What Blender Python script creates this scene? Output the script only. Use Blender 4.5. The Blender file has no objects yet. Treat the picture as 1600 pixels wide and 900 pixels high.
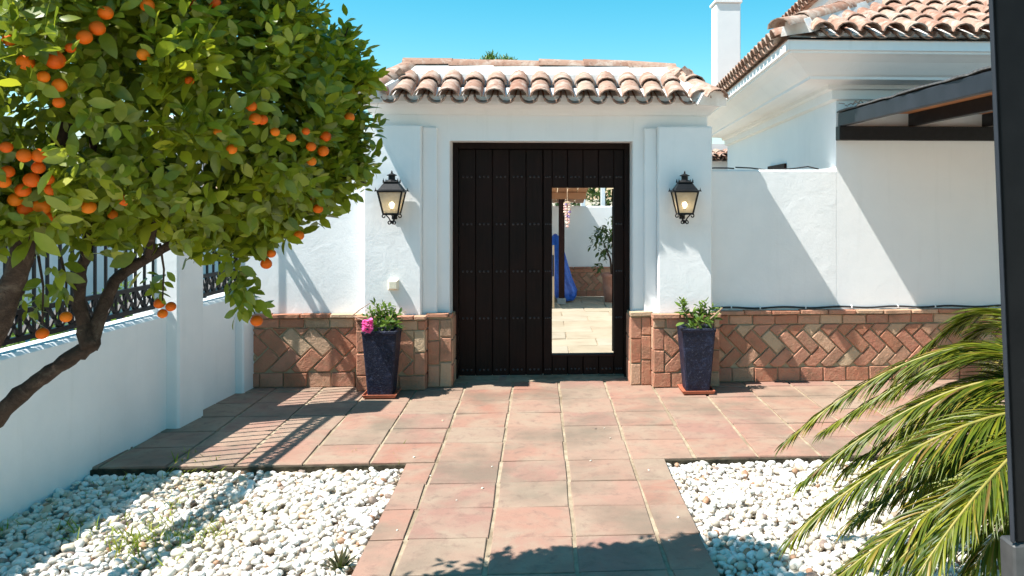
import bpy, math, random
import numpy as np
from mathutils import Vector, Matrix

rnd = random.Random(7)
rng = np.random.default_rng(7)
R = math.radians
S = bpy.context.scene
COL = S.collection

# ------------------------------------------------------------------ camera
EYE = 1.7
YAW = R(3.1)
FPX, CX, CY = 1310.0, 916.0, 308.0           # focal length and principal point on the 1600x900 photograph
cd = bpy.data.cameras.new("camera")
cam = bpy.data.objects.new("camera", cd)
COL.objects.link(cam)
cam.location = (0, 0, EYE)
cam.rotation_euler = (R(90), 0, -YAW)
cd.sensor_width = 36
cd.lens = FPX / 1600 * 36
cd.shift_x = (800 - CX) / 1600
cd.shift_y = (CY - 450) / 1600
cd.clip_start = 0.05
cd.clip_end = 3000
S.camera = cam

# ------------------------------------------------------------------ sky, sun, exposure
SX, SY = 0.960, 0.280                        # way the light travels over the ground
TANEL = 1.65 * SX
EL = math.atan(TANEL)
w = bpy.data.worlds.new("World")
S.world = w
w.use_nodes = True
nt = w.node_tree
bg = nt.nodes["Background"]
sky = nt.nodes.new("ShaderNodeTexSky")
sky.sky_type = 'NISHITA'
sky.sun_disc = False
sky.sun_elevation = EL
sky.sun_rotation = math.atan2(-SX, -SY)
sky.air_density = 1.0
sky.dust_density = 0.4
sky.ozone_density = 1.0
hs = nt.nodes.new("ShaderNodeHueSaturation")
hs.inputs["Hue"].default_value = 0.464
hs.inputs["Saturation"].default_value = 1.56
hs.inputs["Value"].default_value = 1.0
nt.links.new(sky.outputs[0], hs.inputs["Color"])
nt.links.new(hs.outputs[0], bg.inputs["Color"])
bg.inputs["Strength"].default_value = 0.077
sl = bpy.data.lights.new("sun", 'SUN')
sl.energy = 4.2
sl.angle = R(0.5)
sl.color = (1.0, 0.97, 0.92)
so = bpy.data.objects.new("sun", sl)
COL.objects.link(so)
so.location = (-6, -3, 9)
so.rotation_euler = Vector((SX, SY, -TANEL)).to_track_quat('-Z', 'Y').to_euler()
S.view_settings.view_transform = 'Standard'
S.view_settings.look = 'None'
S.view_settings.gamma = 1.0
S.view_settings.exposure = 1.3
S.cycles.max_bounces = 8
S.cycles.transparent_max_bounces = 12
S.cycles.sample_clamp_indirect = 6.0


def W(px, py, Y):
    """a point of the place at forward distance Y seen at that pixel of the photograph"""
    a = YAW + math.atan((px - CX) / FPX)
    X = Y * math.tan(a)
    zc = X * math.sin(YAW) + Y * math.cos(YAW)
    return (X, Y, EYE - (py - CY) / FPX * zc)


# ------------------------------------------------------------------ materials
MATS = {}


class NT:
    def __init__(self, name):
        self.m = bpy.data.materials.new(name)
        self.m.use_nodes = True
        self.t = self.m.node_tree
        self.b = self.t.nodes["Principled BSDF"]
        self.out = self.t.nodes["Material Output"]
        MATS[name] = self.m

    def n(self, typ, **kw):
        nd = self.t.nodes.new(typ)
        for k, v in kw.items():
            if k in nd.inputs:
                nd.inputs[k].default_value = v
            else:
                setattr(nd, k, v)
        return nd

    def l(self, a, b):
        self.t.links.new(a, b)

    def pos(self):
        return self.n("ShaderNodeNewGeometry").outputs["Position"]

    def noise(self, scale, detail=4, rough=0.55, vec=None, dist=0.0):
        nd = self.n("ShaderNodeTexNoise")
        nd.inputs["Scale"].default_value = scale
        nd.inputs["Detail"].default_value = detail
        nd.inputs["Roughness"].default_value = rough
        nd.inputs["Distortion"].default_value = dist
        self.l(vec if vec is not None else self.pos(), nd.inputs["Vector"])
        return nd.outputs["Fac"]

    def ramp(self, fac, stops, interp='LINEAR'):
        nd = self.n("ShaderNodeValToRGB")
        cr = nd.color_ramp
        cr.interpolation = interp
        while len(cr.elements) < len(stops):
            cr.elements.new(0.5)
        for e, (p, c) in zip(cr.elements, stops):
            e.position = p
            e.color = (*c, 1) if len(c) == 3 else c
        self.l(fac, nd.inputs["Fac"])
        return nd.outputs["Color"]

    def mix(self, fac, a, b, mode='MIX'):
        nd = self.n("ShaderNodeMix", data_type='RGBA', blend_type=mode)
        for s, v in (("Factor", fac),):
            if isinstance(v, (int, float)):
                nd.inputs[0].default_value = v
            else:
                self.l(v, nd.inputs[0])
        for i, v in ((6, a), (7, b)):
            if isinstance(v, tuple):
                nd.inputs[i].default_value = (*v, 1)
            else:
                self.l(v, nd.inputs[i])
        return nd.outputs[2]

    def math(self, op, a, b=0.0):
        nd = self.n("ShaderNodeMath", operation=op)
        for i, v in ((0, a), (1, b)):
            if isinstance(v, (int, float)):
                nd.inputs[i].default_value = v
            else:
                self.l(v, nd.inputs[i])
        return nd.outputs[0]

    def rand(self):
        return self.n("ShaderNodeObjectInfo").outputs["Random"]

    def island(self):
        return self.n("ShaderNodeNewGeometry").outputs["Random Per Island"]

    def bump(self, height, strength=0.3, dist=0.01, normal=None):
        nd = self.n("ShaderNodeBump")
        nd.inputs["Strength"].default_value = strength
        nd.inputs["Distance"].default_value = dist
        self.l(height, nd.inputs["Height"])
        if normal is not None:
            self.l(normal, nd.inputs["Normal"])
        return nd.outputs["Normal"]

    def done(self, color=None, rough=0.6, normal=None, **kw):
        if color is not None:
            if isinstance(color, tuple):
                self.b.inputs["Base Color"].default_value = (*color, 1)
            else:
                self.l(color, self.b.inputs["Base Color"])
        if isinstance(rough, (int, float)):
            self.b.inputs["Roughness"].default_value = rough
        else:
            self.l(rough, self.b.inputs["Roughness"])
        if normal is not None:
            self.l(normal, self.b.inputs["Normal"])
        for k, v in kw.items():
            self.b.inputs[k.replace("_", " ")].default_value = v
        return self.m

    def translucent(self, color, fac):
        tr = self.n("ShaderNodeBsdfTranslucent")
        if isinstance(color, tuple):
            tr.inputs[0].default_value = (*color, 1)
        else:
            self.l(color, tr.inputs[0])
        mx = self.n("ShaderNodeMixShader")
        mx.inputs[0].default_value = fac
        self.l(self.b.outputs[0], mx.inputs[1])
        self.l(tr.outputs[0], mx.inputs[2])
        self.l(mx.outputs[0], self.out.inputs[0])


def stucco(name, base, dirt, lump=0.35, fine=0.25):
    t = NT(name)
    big = t.noise(1.7, 5, 0.6)
    c = t.ramp(big, [(0.32, dirt), (0.6, base)])
    mp = t.n("ShaderNodeMapping")
    mp.inputs["Scale"].default_value = (9, 9, 0.55)
    t.l(t.pos(), mp.inputs["Vector"])
    stk = t.noise(1.0, 5, 0.7, vec=mp.outputs[0])
    c = t.mix(t.ramp(stk, [(0.56, (0, 0, 0)), (0.76, (0.17, 0.17, 0.17))]), c, (0.56, 0.56, 0.53))
    h1 = t.noise(6.0, 5, 0.6, dist=0.6)
    h2 = t.noise(55.0, 4, 0.6)
    vo = t.n("ShaderNodeTexVoronoi", feature='DISTANCE_TO_EDGE')
    vo.inputs["Scale"].default_value = 3.0
    t.l(t.pos(), vo.inputs["Vector"])
    n1 = t.bump(h1, lump, 0.02)
    n2 = t.bump(h2, fine, 0.004, n1)
    return t.done(c, 0.85, n2, Specular_IOR_Level=0.25)


stucco("white_stucco", (0.83, 0.83, 0.82), (0.76, 0.77, 0.765), 0.20, 0.30)
stucco("smooth_stucco", (0.82, 0.82, 0.81), (0.79, 0.79, 0.785), 0.10, 0.15)

t = NT("brick")
base = t.ramp(t.rand(), [(0.0, (0.40, 0.155, 0.092)), (0.25, (0.47, 0.215, 0.138)), (0.45, (0.43, 0.175, 0.115)),
                         (0.62, (0.54, 0.32, 0.21)), (0.78, (0.52, 0.38, 0.25)), (0.9, (0.33, 0.145, 0.098)), (1.0, (0.52, 0.25, 0.17))])
mot = t.noise(18, 5, 0.65)
c = t.mix(t.ramp(mot, [(0.35, (0, 0, 0)), (0.7, (1, 1, 1))]), base, t.mix(0.3, base, (0.45, 0.33, 0.20)))
st = t.noise(4.5, 4, 0.6)
c = t.mix(t.ramp(st, [(0.52, (0, 0, 0)), (0.72, (0.6, 0.6, 0.6))]), c, (0.13, 0.09, 0.055))
nm = t.bump(t.noise(28, 6, 0.65, dist=0.8), 0.75, 0.015)
nm = t.bump(t.noise(140, 3), 0.4, 0.003, nm)
t.done(c, 0.9, nm, Specular_IOR_Level=0.2)

t = NT("mortar")
c = t.ramp(t.noise(9, 5), [(0.3, (0.30, 0.24, 0.15)), (0.7, (0.45, 0.37, 0.25))])
t.done(c, 0.95, t.bump(t.noise(90, 4), 0.5, 0.005), Specular_IOR_Level=0.1)

t = NT("pale_mortar")
c = t.ramp(t.noise(7, 5), [(0.3, (0.62, 0.58, 0.53)), (0.6, (0.79, 0.78, 0.76))])
t.done(c, 0.9, t.bump(t.noise(60, 4), 0.4, 0.006), Specular_IOR_Level=0.15)

t = NT("terracotta")
base = t.ramp(t.rand(), [(0.0, (0.30, 0.150, 0.106)), (0.2, (0.325, 0.182, 0.132)), (0.42, (0.28, 0.158, 0.122)),
                         (0.6, (0.335, 0.202, 0.146)), (0.78, (0.29, 0.205, 0.150)), (1.0, (0.31, 0.170, 0.122))])
m1 = t.noise(3.2, 6, 0.62, dist=0.5)
m2 = t.noise(11, 6, 0.7, dist=0.4)
m3 = t.noise(1.3, 4, 0.6)
c = t.mix(t.ramp(m1, [(0.42, (0, 0, 0)), (0.66, (0.85, 0.85, 0.85))]), base, (0.31, 0.235, 0.170))
c = t.mix(t.ramp(m2, [(0.52, (0, 0, 0)), (0.72, (0.75, 0.75, 0.75))]), c, (0.185, 0.118, 0.092))
c = t.mix(t.ramp(m3, [(0.48, (0, 0, 0)), (0.66, (0.75, 0.75, 0.75))]), c, (0.165, 0.130, 0.095))
spk = t.noise(75, 3, 0.7)
c = t.mix(t.ramp(spk, [(0.62, (0, 0, 0)), (0.8, (0.5, 0.5, 0.5))]), c, (0.08, 0.05, 0.035))
nm = t.bump(t.noise(12, 6, 0.65), 0.35, 0.01)
nm = t.bump(t.noise(110, 4), 0.3, 0.003, nm)
t.done(c, t.ramp(m2, [(0.3, (0.62,) * 3), (0.7, (0.82,) * 3)]), nm, Specular_IOR_Level=0.3)

t = NT("grout")
c = t.ramp(t.noise(13, 5), [(0.3, (0.26, 0.20, 0.135)), (0.7, (0.42, 0.34, 0.24))])
c = t.mix(t.ramp(t.noise(2.2, 4), [(0.5, (0, 0, 0)), (0.68, (0.7, 0.7, 0.7))]), c, (0.15, 0.11, 0.07))
t.done(c, 0.95, t.bump(t.noise(120, 4), 0.5, 0.005), Specular_IOR_Level=0.1)

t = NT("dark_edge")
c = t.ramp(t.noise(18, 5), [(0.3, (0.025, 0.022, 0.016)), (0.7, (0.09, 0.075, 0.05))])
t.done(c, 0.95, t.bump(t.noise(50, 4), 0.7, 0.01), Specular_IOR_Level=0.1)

t = NT("pale_slab")
base = t.ramp(t.rand(), [(0.0, (0.30, 0.24, 0.16)), (0.5, (0.36, 0.30, 0.21)), (1.0, (0.33, 0.29, 0.22))])
c = t.mix(t.ramp(t.noise(3, 5), [(0.4, (0, 0, 0)), (0.75, (0.5, 0.5, 0.5))]), base, (0.22, 0.15, 0.09))
t.done(c, 0.8, t.bump(t.noise(20, 5), 0.3, 0.008))

t = NT("roof_tile")
base = t.ramp(t.rand(), [(0.0, (0.30, 0.165, 0.115)), (0.3, (0.35, 0.215, 0.155)), (0.6, (0.27, 0.135, 0.09)), (1.0, (0.37, 0.25, 0.185))])
m1 = t.noise(7, 6, 0.7, dist=0.5)
m2 = t.noise(19, 6, 0.7)
c = t.mix(t.ramp(m1, [(0.46, (0, 0, 0)), (0.64, (0.75, 0.75, 0.75))]), base, (0.50, 0.42, 0.35))
c = t.mix(t.ramp(m2, [(0.54, (0, 0, 0)), (0.68, (0.85, 0.85, 0.85))]), c, (0.12, 0.062, 0.045))
c = t.mix(t.ramp(t.noise(60, 4, 0.7), [(0.6, (0, 0, 0)), (0.68, (0.6, 0.6, 0.6))]), c, (0.15, 0.11, 0.085))
nm = t.bump(t.noise(26, 6, 0.7), 0.4, 0.008)
t.done(c, 0.9, nm, Specular_IOR_Level=0.2)

t = NT("dark_wood")
mp = t.n("ShaderNodeMapping")
mp.inputs["Scale"].default_value = (1, 1, 0.06)
t.l(t.pos(), mp.inputs["Vector"])
g = t.noise(60, 5, 0.6, vec=mp.outputs[0])
g2 = t.noise(2.0, 4)
c = t.ramp(g, [(0.3, (0.006, 0.0036, 0.0030)), (0.7, (0.014, 0.008, 0.0064))])
c = t.mix(t.ramp(g2, [(0.4, (0, 0, 0)), (0.75, (0.6, 0.6, 0.6))]), c, (0.024, 0.008, 0.0055))
t.done(c, 0.55, t.bump(g, 0.3, 0.004), Specular_IOR_Level=0.12)

t = NT("red_brown_wood")
c = t.ramp(t.noise(30, 4), [(0.3, (0.018, 0.006, 0.005)), (0.7, (0.032, 0.011, 0.008))])
t.done(c, 0.6, Specular_IOR_Level=0.15)

t = NT("canopy_wood")
c = t.ramp(t.noise(9, 5), [(0.3, (0.36, 0.15, 0.05)), (0.7, (0.48, 0.21, 0.08))])
t.done(c, 0.7)

t = NT("black_iron")
c = t.ramp(t.noise(20, 4), [(0.3, (0.004, 0.0045, 0.005)), (0.7, (0.009, 0.0095, 0.011))])
t.done(c, 0.45, t.bump(t.noise(60, 4), 0.15, 0.003), Specular_IOR_Level=0.25)

t = NT("black_paint")
c = t.ramp(t.noise(8, 5), [(0.35, (0.004, 0.004, 0.0045)), (0.75, (0.009, 0.009, 0.0095))])
sc = t.noise(34, 6, 0.75, dist=1.2)
c = t.mix(t.ramp(sc, [(0.66, (0, 0, 0)), (0.72, (0.3, 0.3, 0.3))]), c, (0.04, 0.04, 0.04))
t.done(c, 0.55, t.bump(t.noise(40, 5), 0.2, 0.004), Specular_IOR_Level=0.15)

t = NT("stud_iron")
t.done((0.05, 0.048, 0.05), 0.45)

t = NT("slate_paint")
c = t.ramp(t.noise(5, 5), [(0.35, (0.016, 0.019, 0.024)), (0.75, (0.028, 0.032, 0.040))])
t.done(c, 0.5, t.bump(t.noise(30, 5), 0.1, 0.003), Specular_IOR_Level=0.3)

t = NT("grey_metal")
c = t.ramp(t.noise(15, 5), [(0.35, (0.05, 0.05, 0.05)), (0.75, (0.10, 0.098, 0.095))])
t.done(c, 0.55, Metallic=0.3)

t = NT("roof_felt")
c = t.ramp(t.noise(30, 5), [(0.35, (0.06, 0.06, 0.06)), (0.75, (0.15, 0.145, 0.14))])
t.done(c, 0.9, t.bump(t.noise(60, 5), 0.5, 0.01))

t = NT("lamp_glass")
c = t.ramp(t.noise(30, 4), [(0.3, (0.62, 0.55, 0.42)), (0.7, (0.72, 0.66, 0.55))])
t.done(c, 0.25)
tr = t.n("ShaderNodeBsdfTransparent")
tl = t.n("ShaderNodeBsdfTranslucent")
t.l(c, tl.inputs[0])
m1 = t.n("ShaderNodeMixShader"); m1.inputs[0].default_value = 0.5
t.l(t.b.outputs[0], m1.inputs[1]); t.l(tl.outputs[0], m1.inputs[2])
m2 = t.n("ShaderNodeMixShader"); m2.inputs[0].default_value = 0.48
t.l(m1.outputs[0], m2.inputs[1]); t.l(tr.outputs[0], m2.inputs[2])
t.l(m2.outputs[0], t.out.inputs[0])

t = NT("lit_bulb")
t.done((1, 0.9, 0.7), 0.4)
t.b.inputs["Emission Color"].default_value = (1.0, 0.78, 0.45, 1)
t.b.inputs["Emission Strength"].default_value = 7.0

t = NT("blue_glaze")
m1 = t.noise(14, 6, 0.7, dist=1.0)
c = t.ramp(m1, [(0.3, (0.0035, 0.0055, 0.016)), (0.55, (0.007, 0.0105, 0.030)), (0.72, (0.035, 0.05, 0.10))])
sc = t.noise(45, 5, 0.8, dist=2.0)
c = t.mix(t.ramp(sc, [(0.57, (0, 0, 0)), (0.66, (0.65, 0.65, 0.65))]), c, (0.15, 0.17, 0.24))
t.done(c, 0.5, t.bump(t.noise(35, 6, 0.7, dist=0.8), 0.8, 0.014), Specular_IOR_Level=0.3)

t = NT("clay_saucer")
t.done(t.ramp(t.noise(20, 4), [(0.3, (0.36, 0.09, 0.045)), (0.7, (0.46, 0.14, 0.07))]), 0.6)
t = NT("soil")
t.done(t.ramp(t.noise(40, 4), [(0.3, (0.03, 0.02, 0.013)), (0.7, (0.07, 0.05, 0.03))]), 0.95)
t = NT("clay_pot")
t.done(t.ramp(t.noise(8, 4), [(0.3, (0.36, 0.15, 0.10)), (0.7, (0.46, 0.22, 0.15))]), 0.8)


def leafmat(name, stops, trans=0.3, rough=0.38, tint=(0.22, 0.34, 0.03), sheen=0.4):
    t = NT(name)
    f = t.math('FRACT', t.math('ADD', t.island(), t.rand()))
    c = t.ramp(f, stops)
    c = t.mix(t.ramp(t.noise(60, 3), [(0.4, (0, 0, 0)), (0.8, (0.35, 0.35, 0.35))]), c, stops[-1][1])
    t.done(c, rough, Specular_IOR_Level=sheen)
    t.translucent(t.mix(0.6, c, tint), trans)
    return t.m


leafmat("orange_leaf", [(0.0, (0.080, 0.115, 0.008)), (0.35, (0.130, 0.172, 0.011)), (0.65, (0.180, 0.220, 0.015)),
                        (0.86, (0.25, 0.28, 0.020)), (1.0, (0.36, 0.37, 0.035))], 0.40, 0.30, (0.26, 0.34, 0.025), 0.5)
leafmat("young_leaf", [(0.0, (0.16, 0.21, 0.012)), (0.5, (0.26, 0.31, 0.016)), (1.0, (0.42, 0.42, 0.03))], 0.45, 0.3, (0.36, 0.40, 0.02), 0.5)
leafmat("dark_leaf", [(0.0, (0.018, 0.040, 0.010)), (0.5, (0.03, 0.06, 0.014)), (1.0, (0.05, 0.085, 0.02))], 0.2)
leafmat("shrub_leaf", [(0.0, (0.06, 0.12, 0.02)), (0.5, (0.10, 0.18, 0.03)), (1.0, (0.17, 0.25, 0.05))], 0.3)
leafmat("pine_leaf", [(0.0, (0.05, 0.10, 0.015)), (0.5, (0.08, 0.15, 0.02)), (1.0, (0.13, 0.20, 0.03))], 0.2)
leafmat("palm_leaf", [(0.0, (0.035, 0.066, 0.004)), (0.40, (0.075, 0.112, 0.005)), (0.70, (0.14, 0.165, 0.008)),
                      (0.88, (0.23, 0.22, 0.012)), (0.95, (0.24, 0.16, 0.025)), (1.0, (0.12, 0.06, 0.025))], 0.18, 0.4, (0.22, 0.26, 0.02), 0.3)
leafmat("grass_blade", [(0.0, (0.14, 0.20, 0.015)), (0.5, (0.26, 0.31, 0.02)), (1.0, (0.42, 0.40, 0.05))], 0.35, 0.5)
leafmat("spiky_leaf", [(0.0, (0.025, 0.03, 0.015)), (0.6, (0.05, 0.05, 0.02)), (1.0, (0.10, 0.075, 0.03))], 0.1)

t = NT("frond_stem")
t.done(t.ramp(t.noise(12, 4), [(0.3, (0.20, 0.19, 0.03)), (0.7, (0.34, 0.26, 0.06))]), 0.5)
t = NT("palm_trunk")
t.done(t.ramp(t.noise(25, 5), [(0.3, (0.05, 0.035, 0.02)), (0.7, (0.14, 0.10, 0.06))]), 0.95, t.bump(t.noise(30, 5), 0.8, 0.03))

t = NT("bark")
m = t.noise(16, 6, 0.7, dist=0.8)
c = t.ramp(m, [(0.3, (0.022, 0.013, 0.009)), (0.55, (0.06, 0.038, 0.026)), (0.75, (0.15, 0.11, 0.08))])
t.done(c, 0.9, t.bump(t.noise(30, 6, 0.7, dist=0.6), 0.8, 0.02), Specular_IOR_Level=0.2)

t = NT("orange_peel")
c = t.ramp(t.rand(), [(0.0, (0.54, 0.070, 0.003)), (0.5, (0.64, 0.115, 0.004)), (1.0, (0.66, 0.175, 0.007))])
t.done(c, 0.5, t.bump(t.noise(320, 2), 0.25, 0.002), Specular_IOR_Level=0.18)

t = NT("pebble")
c = t.ramp(t.island(), [(0.0, (0.76, 0.72, 0.66)), (0.25, (0.66, 0.61, 0.53)), (0.42, (0.78, 0.75, 0.70)), (0.62, (0.54, 0.46, 0.36)),
                        (0.76, (0.74, 0.69, 0.61)), (0.885, (0.55, 0.44, 0.32)), (0.915, (0.42, 0.36, 0.31)), (0.945, (0.36, 0.19, 0.11)),
                        (0.962, (0.22, 0.16, 0.13)), (0.985, (0.55, 0.42, 0.28))], 'CONSTANT')
c = t.mix(t.ramp(t.noise(40, 4), [(0.45, (0, 0, 0)), (0.75, (0.4, 0.4, 0.4))]), c, (0.55, 0.45, 0.33))
c = t.mix(t.ramp(t.noise(1.4, 4), [(0.48, (0, 0, 0)), (0.64, (0.4, 0.4, 0.4))]), c, (0.52, 0.43, 0.28))
t.done(c, 0.6, t.bump(t.noise(90, 4), 0.2, 0.003), Specular_IOR_Level=0.3)

t = NT("earth")
c = t.ramp(t.noise(14, 6, 0.65), [(0.3, (0.22, 0.18, 0.13)), (0.5, (0.36, 0.31, 0.24)), (0.7, (0.50, 0.45, 0.37))])
t.done(c, 0.95, t.bump(t.noise(45, 5), 0.6, 0.02), Specular_IOR_Level=0.1)

t = NT("bounce_gravel")
vo = t.n("ShaderNodeTexVoronoi")
vo.inputs["Scale"].default_value = 26
t.l(t.pos(), vo.inputs["Vector"])
c = t.ramp(vo.outputs["Distance"], [(0.0, (0.80, 0.77, 0.72)), (0.5, (0.70, 0.66, 0.60)), (0.8, (0.30, 0.26, 0.21))])
t.done(c, 0.8, t.bump(vo.outputs["Distance"], 0.8, -0.03))

t = NT("flower_pink")
c = t.ramp(t.island(), [(0.0, (0.72, 0.05, 0.30)), (0.5, (0.85, 0.12, 0.42)), (1.0, (0.90, 0.28, 0.55))])
t.done(c, 0.55)
t.translucent((0.9, 0.2, 0.5), 0.3)
t = NT("green_stem")
t.done((0.10, 0.11, 0.035), 0.6)
t = NT("bare_twig")
t.done(t.ramp(t.noise(40, 4), [(0.3, (0.22, 0.11, 0.07)), (0.7, (0.42, 0.27, 0.2))]), 0.8)
t = NT("ivory_plastic")
t.done((0.72, 0.66, 0.52), 0.4)
t = NT("black_rubber")
t.done((0.018, 0.018, 0.02), 0.55)
t = NT("white_plastic")
t.done((0.75, 0.75, 0.75), 0.45)
t = NT("blue_tarp")
t.done(t.ramp(t.noise(14, 4, dist=0.8), [(0.3, (0.01, 0.06, 0.34)), (0.7, (0.02, 0.13, 0.55))]), 0.4, t.bump(t.noise(16, 5), 0.6, 0.03))
t = NT("rustic_boards")
c = t.ramp(t.rand(), [(0.0, (0.30, 0.14, 0.07)), (0.5, (0.42, 0.22, 0.11)), (1.0, (0.24, 0.11, 0.06))])
t.done(c, 0.8)
t = NT("pale_wood")
t.done((0.60, 0.42, 0.26), 0.7)
t = NT("shell_pink")
t.done(t.ramp(t.island(), [(0.0, (0.75, 0.42, 0.36)), (0.4, (0.80, 0.62, 0.50)), (0.7, (0.35, 0.22, 0.45)), (1.0, (0.82, 0.70, 0.66))], 'CONSTANT'), 0.4)
t = NT("concrete")
t.done(t.ramp(t.noise(12, 5), [(0.3, (0.22, 0.22, 0.21)), (0.7, (0.34, 0.33, 0.31))]), 0.9)
t = NT("asphalt")
t.done(t.ramp(t.noise(30, 5), [(0.3, (0.045, 0.045, 0.048)), (0.7, (0.075, 0.073, 0.07))]), 0.9, t.bump(t.noise(120, 4), 0.4, 0.005))
t = NT("dark_glass")
t.done((0.02, 0.022, 0.025), 0.08)

# ------------------------------------------------------------------ mesh helpers
WOFF = {}


class MB:
    def __init__(self):
        self.v, self.f = [], []

    def add(self, v, f):
        o = len(self.v)
        self.v += [tuple(p) for p in v]
        self.f += [tuple(i + o for i in q) for q in f]
        return self

    def box(self, x0, x1, y0, y1, z0, z1):
        return self.add([(x0, y0, z0), (x1, y0, z0), (x1, y1, z0), (x0, y1, z0), (x0, y0, z1), (x1, y0, z1), (x1, y1, z1), (x0, y1, z1)],
                        [(0, 3, 2, 1), (4, 5, 6, 7), (0, 1, 5, 4), (1, 2, 6, 5), (2, 3, 7, 6), (3, 0, 4, 7)])

    def cbox(self, x0, x1, y0, y1, z0, z1, c=0.012):
        """box with chamfered edges"""
        xs, ys, zs = (x0, x1), (y0, y1), (z0, z1)
        v, idx = [], {}
        for i in (0, 1):
            for j in (0, 1):
                for k in (0, 1):
                    sx, sy, sz = (c if i == 0 else -c), (c if j == 0 else -c), (c if k == 0 else -c)
                    idx[(i, j, k, 0)] = len(v); v.append((xs[i], ys[j] + sy, zs[k] + sz))
                    idx[(i, j, k, 1)] = len(v); v.append((xs[i] + sx, ys[j], zs[k] + sz))
                    idx[(i, j, k, 2)] = len(v); v.append((xs[i] + sx, ys[j] + sy, zs[k]))
        f = []
        for i in (0, 1):
            q = [idx[(i, 0, 0, 0)], idx[(i, 1, 0, 0)], idx[(i, 1, 1, 0)], idx[(i, 0, 1, 0)]]
            f.append(tuple(q if i else q[::-1]))
            q = [idx[(0, i, 0, 1)], idx[(1, i, 0, 1)], idx[(1, i, 1, 1)], idx[(0, i, 1, 1)]]
            f.append(tuple(q[::-1] if i else q))
            q = [idx[(0, 0, i, 2)], idx[(1, 0, i, 2)], idx[(1, 1, i, 2)], idx[(0, 1, i, 2)]]
            f.append(tuple(q if i else q[::-1]))
        for j in (0, 1):
            for k in (0, 1):
                f.append((idx[(0, j, k, 1)], idx[(1, j, k, 1)], idx[(1, j, k, 2)], idx[(0, j, k, 2)]))
                f.append((idx[(j, 0, k, 0)], idx[(j, 1, k, 0)], idx[(j, 1, k, 2)], idx[(j, 0, k, 2)]))
                f.append((idx[(j, k, 0, 0)], idx[(j, k, 1, 0)], idx[(j, k, 1, 1)], idx[(j, k, 0, 1)]))
                for i in (0, 1):
                    f.append((idx[(i, j, k, 0)], idx[(i, j, k, 1)], idx[(i, j, k, 2)]))
        return self.add(v, f)

    def tube(self, pts, rad, n=8, cap=True, wob=0.0):
        pts = [Vector(p) for p in pts]
        if not isinstance(rad, (list, tuple)):
            rad = [rad] * len(pts)
        v, f = [], []
        ref = None
        for i, p in enumerate(pts):
            d = (pts[min(i + 1, len(pts) - 1)] - pts[max(i - 1, 0)]).normalized()
            if ref is None:
                ref = Vector((0, 0, 1)) if abs(d.z) < 0.9 else Vector((1, 0, 0))
            a = d.cross(ref).normalized()
            b = d.cross(a).normalized()
            ref = -b if ref.dot(-b) > 0 else b
            a = d.cross(ref).normalized()
            b = d.cross(a).normalized()
            for k in range(n):
                t = 2 * math.pi * k / n
                r = rad[i] * (1 + (rnd.uniform(-wob, wob) if wob else 0))
                v.append(p + a * math.cos(t) * r + b * math.sin(t) * r)
        for i in range(len(pts) - 1):
            for k in range(n):
                k2 = (k + 1) % n
                f.append((i * n + k, i * n + k2, (i + 1) * n + k2, (i + 1) * n + k))
        if cap:
            f.append(tuple(range(n - 1, -1, -1)))
            o = (len(pts) - 1) * n
            f.append(tuple(range(o, o + n)))
        return self.add(v, f)

    def bar(self, a, b, wx, wy):
        """square bar between two points"""
        a, b = Vector(a), Vector(b)
        d = (b - a).normalized()
        ref = Vector((0, 0, 1)) if abs(d.z) < 0.9 else Vector((0, 1, 0))
        u = d.cross(ref).normalized() * wx / 2
        q = d.cross(u).normalized() * wy / 2
        v = [a - u - q, a + u - q, a + u + q, a - u + q, b - u - q, b + u - q, b + u + q, b - u + q]
        return self.add(v, [(0, 3, 2, 1), (4, 5, 6, 7), (0, 1, 5, 4), (1, 2, 6, 5), (2, 3, 7, 6), (3, 0, 4, 7)])

    def lathe(self, prof, cx, cy, n=16):
        v, f = [], []
        for r, z in prof:
            for k in range(n):
                t = 2 * math.pi * k / n
                v.append((cx + r * math.cos(t), cy + r * math.sin(t), z))
        for i in range(len(prof) - 1):
            for k in range(n):
                k2 = (k + 1) % n
                f.append((i * n + k, i * n + k2, (i + 1) * n + k2, (i + 1) * n + k))
        f.append(tuple(range(n - 1, -1, -1)))
        o = (len(prof) - 1) * n
        f.append(tuple(range(o, o + n)))
        return self.add(v, f)

    def sweep(self, path, prof, closed=True):
        """path: 2-D points (x, y), outward side on the right of travel; prof: (offset, z)"""
        P = [Vector((p[0], p[1])) for p in path]
        rows = []
        for i, p in enumerate(P):
            ns = []
            if i > 0:
                d = (p - P[i - 1]).normalized(); ns.append(Vector((d.y, -d.x)))
            if i < len(P) - 1:
                d = (P[i + 1] - p).normalized(); ns.append(Vector((d.y, -d.x)))
            n = ns[0] if len(ns) == 1 else (ns[0] + ns[1]) / (1 + ns[0].dot(ns[1]))
            rows.append([(p.x + n.x * o, p.y + n.y * o, z) for o, z in prof])
        m = len(prof)
        v = [q for r in rows for q in r]
        f = []
        for i in range(len(P) - 1):
            for k in range(m if closed else m - 1):
                k2 = (k + 1) % m
                f.append((i * m + k, i * m + k2, (i + 1) * m + k2, (i + 1) * m + k))
        if closed:
            f.append(tuple(range(m)))
            o = (len(P) - 1) * m
            f.append(tuple(range(o + m - 1, o - 1, -1)))
        return self.add(v, f)

    def prism(self, poly, axis, a, b):
        """poly in the two other axes (order x,y,z without axis), extruded from a to b"""
        n = len(poly)

        def pt(p, h):
            q = list(p)
            q.insert(axis, h)
            return tuple(q)
        v = [pt(p, a) for p in poly] + [pt(p, b) for p in poly]
        f = [tuple(range(n - 1, -1, -1)), tuple(range(n, 2 * n))]
        f += [(i, (i + 1) % n, n + (i + 1) % n, n + i) for i in range(n)]
        return self.add(v, f)

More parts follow.
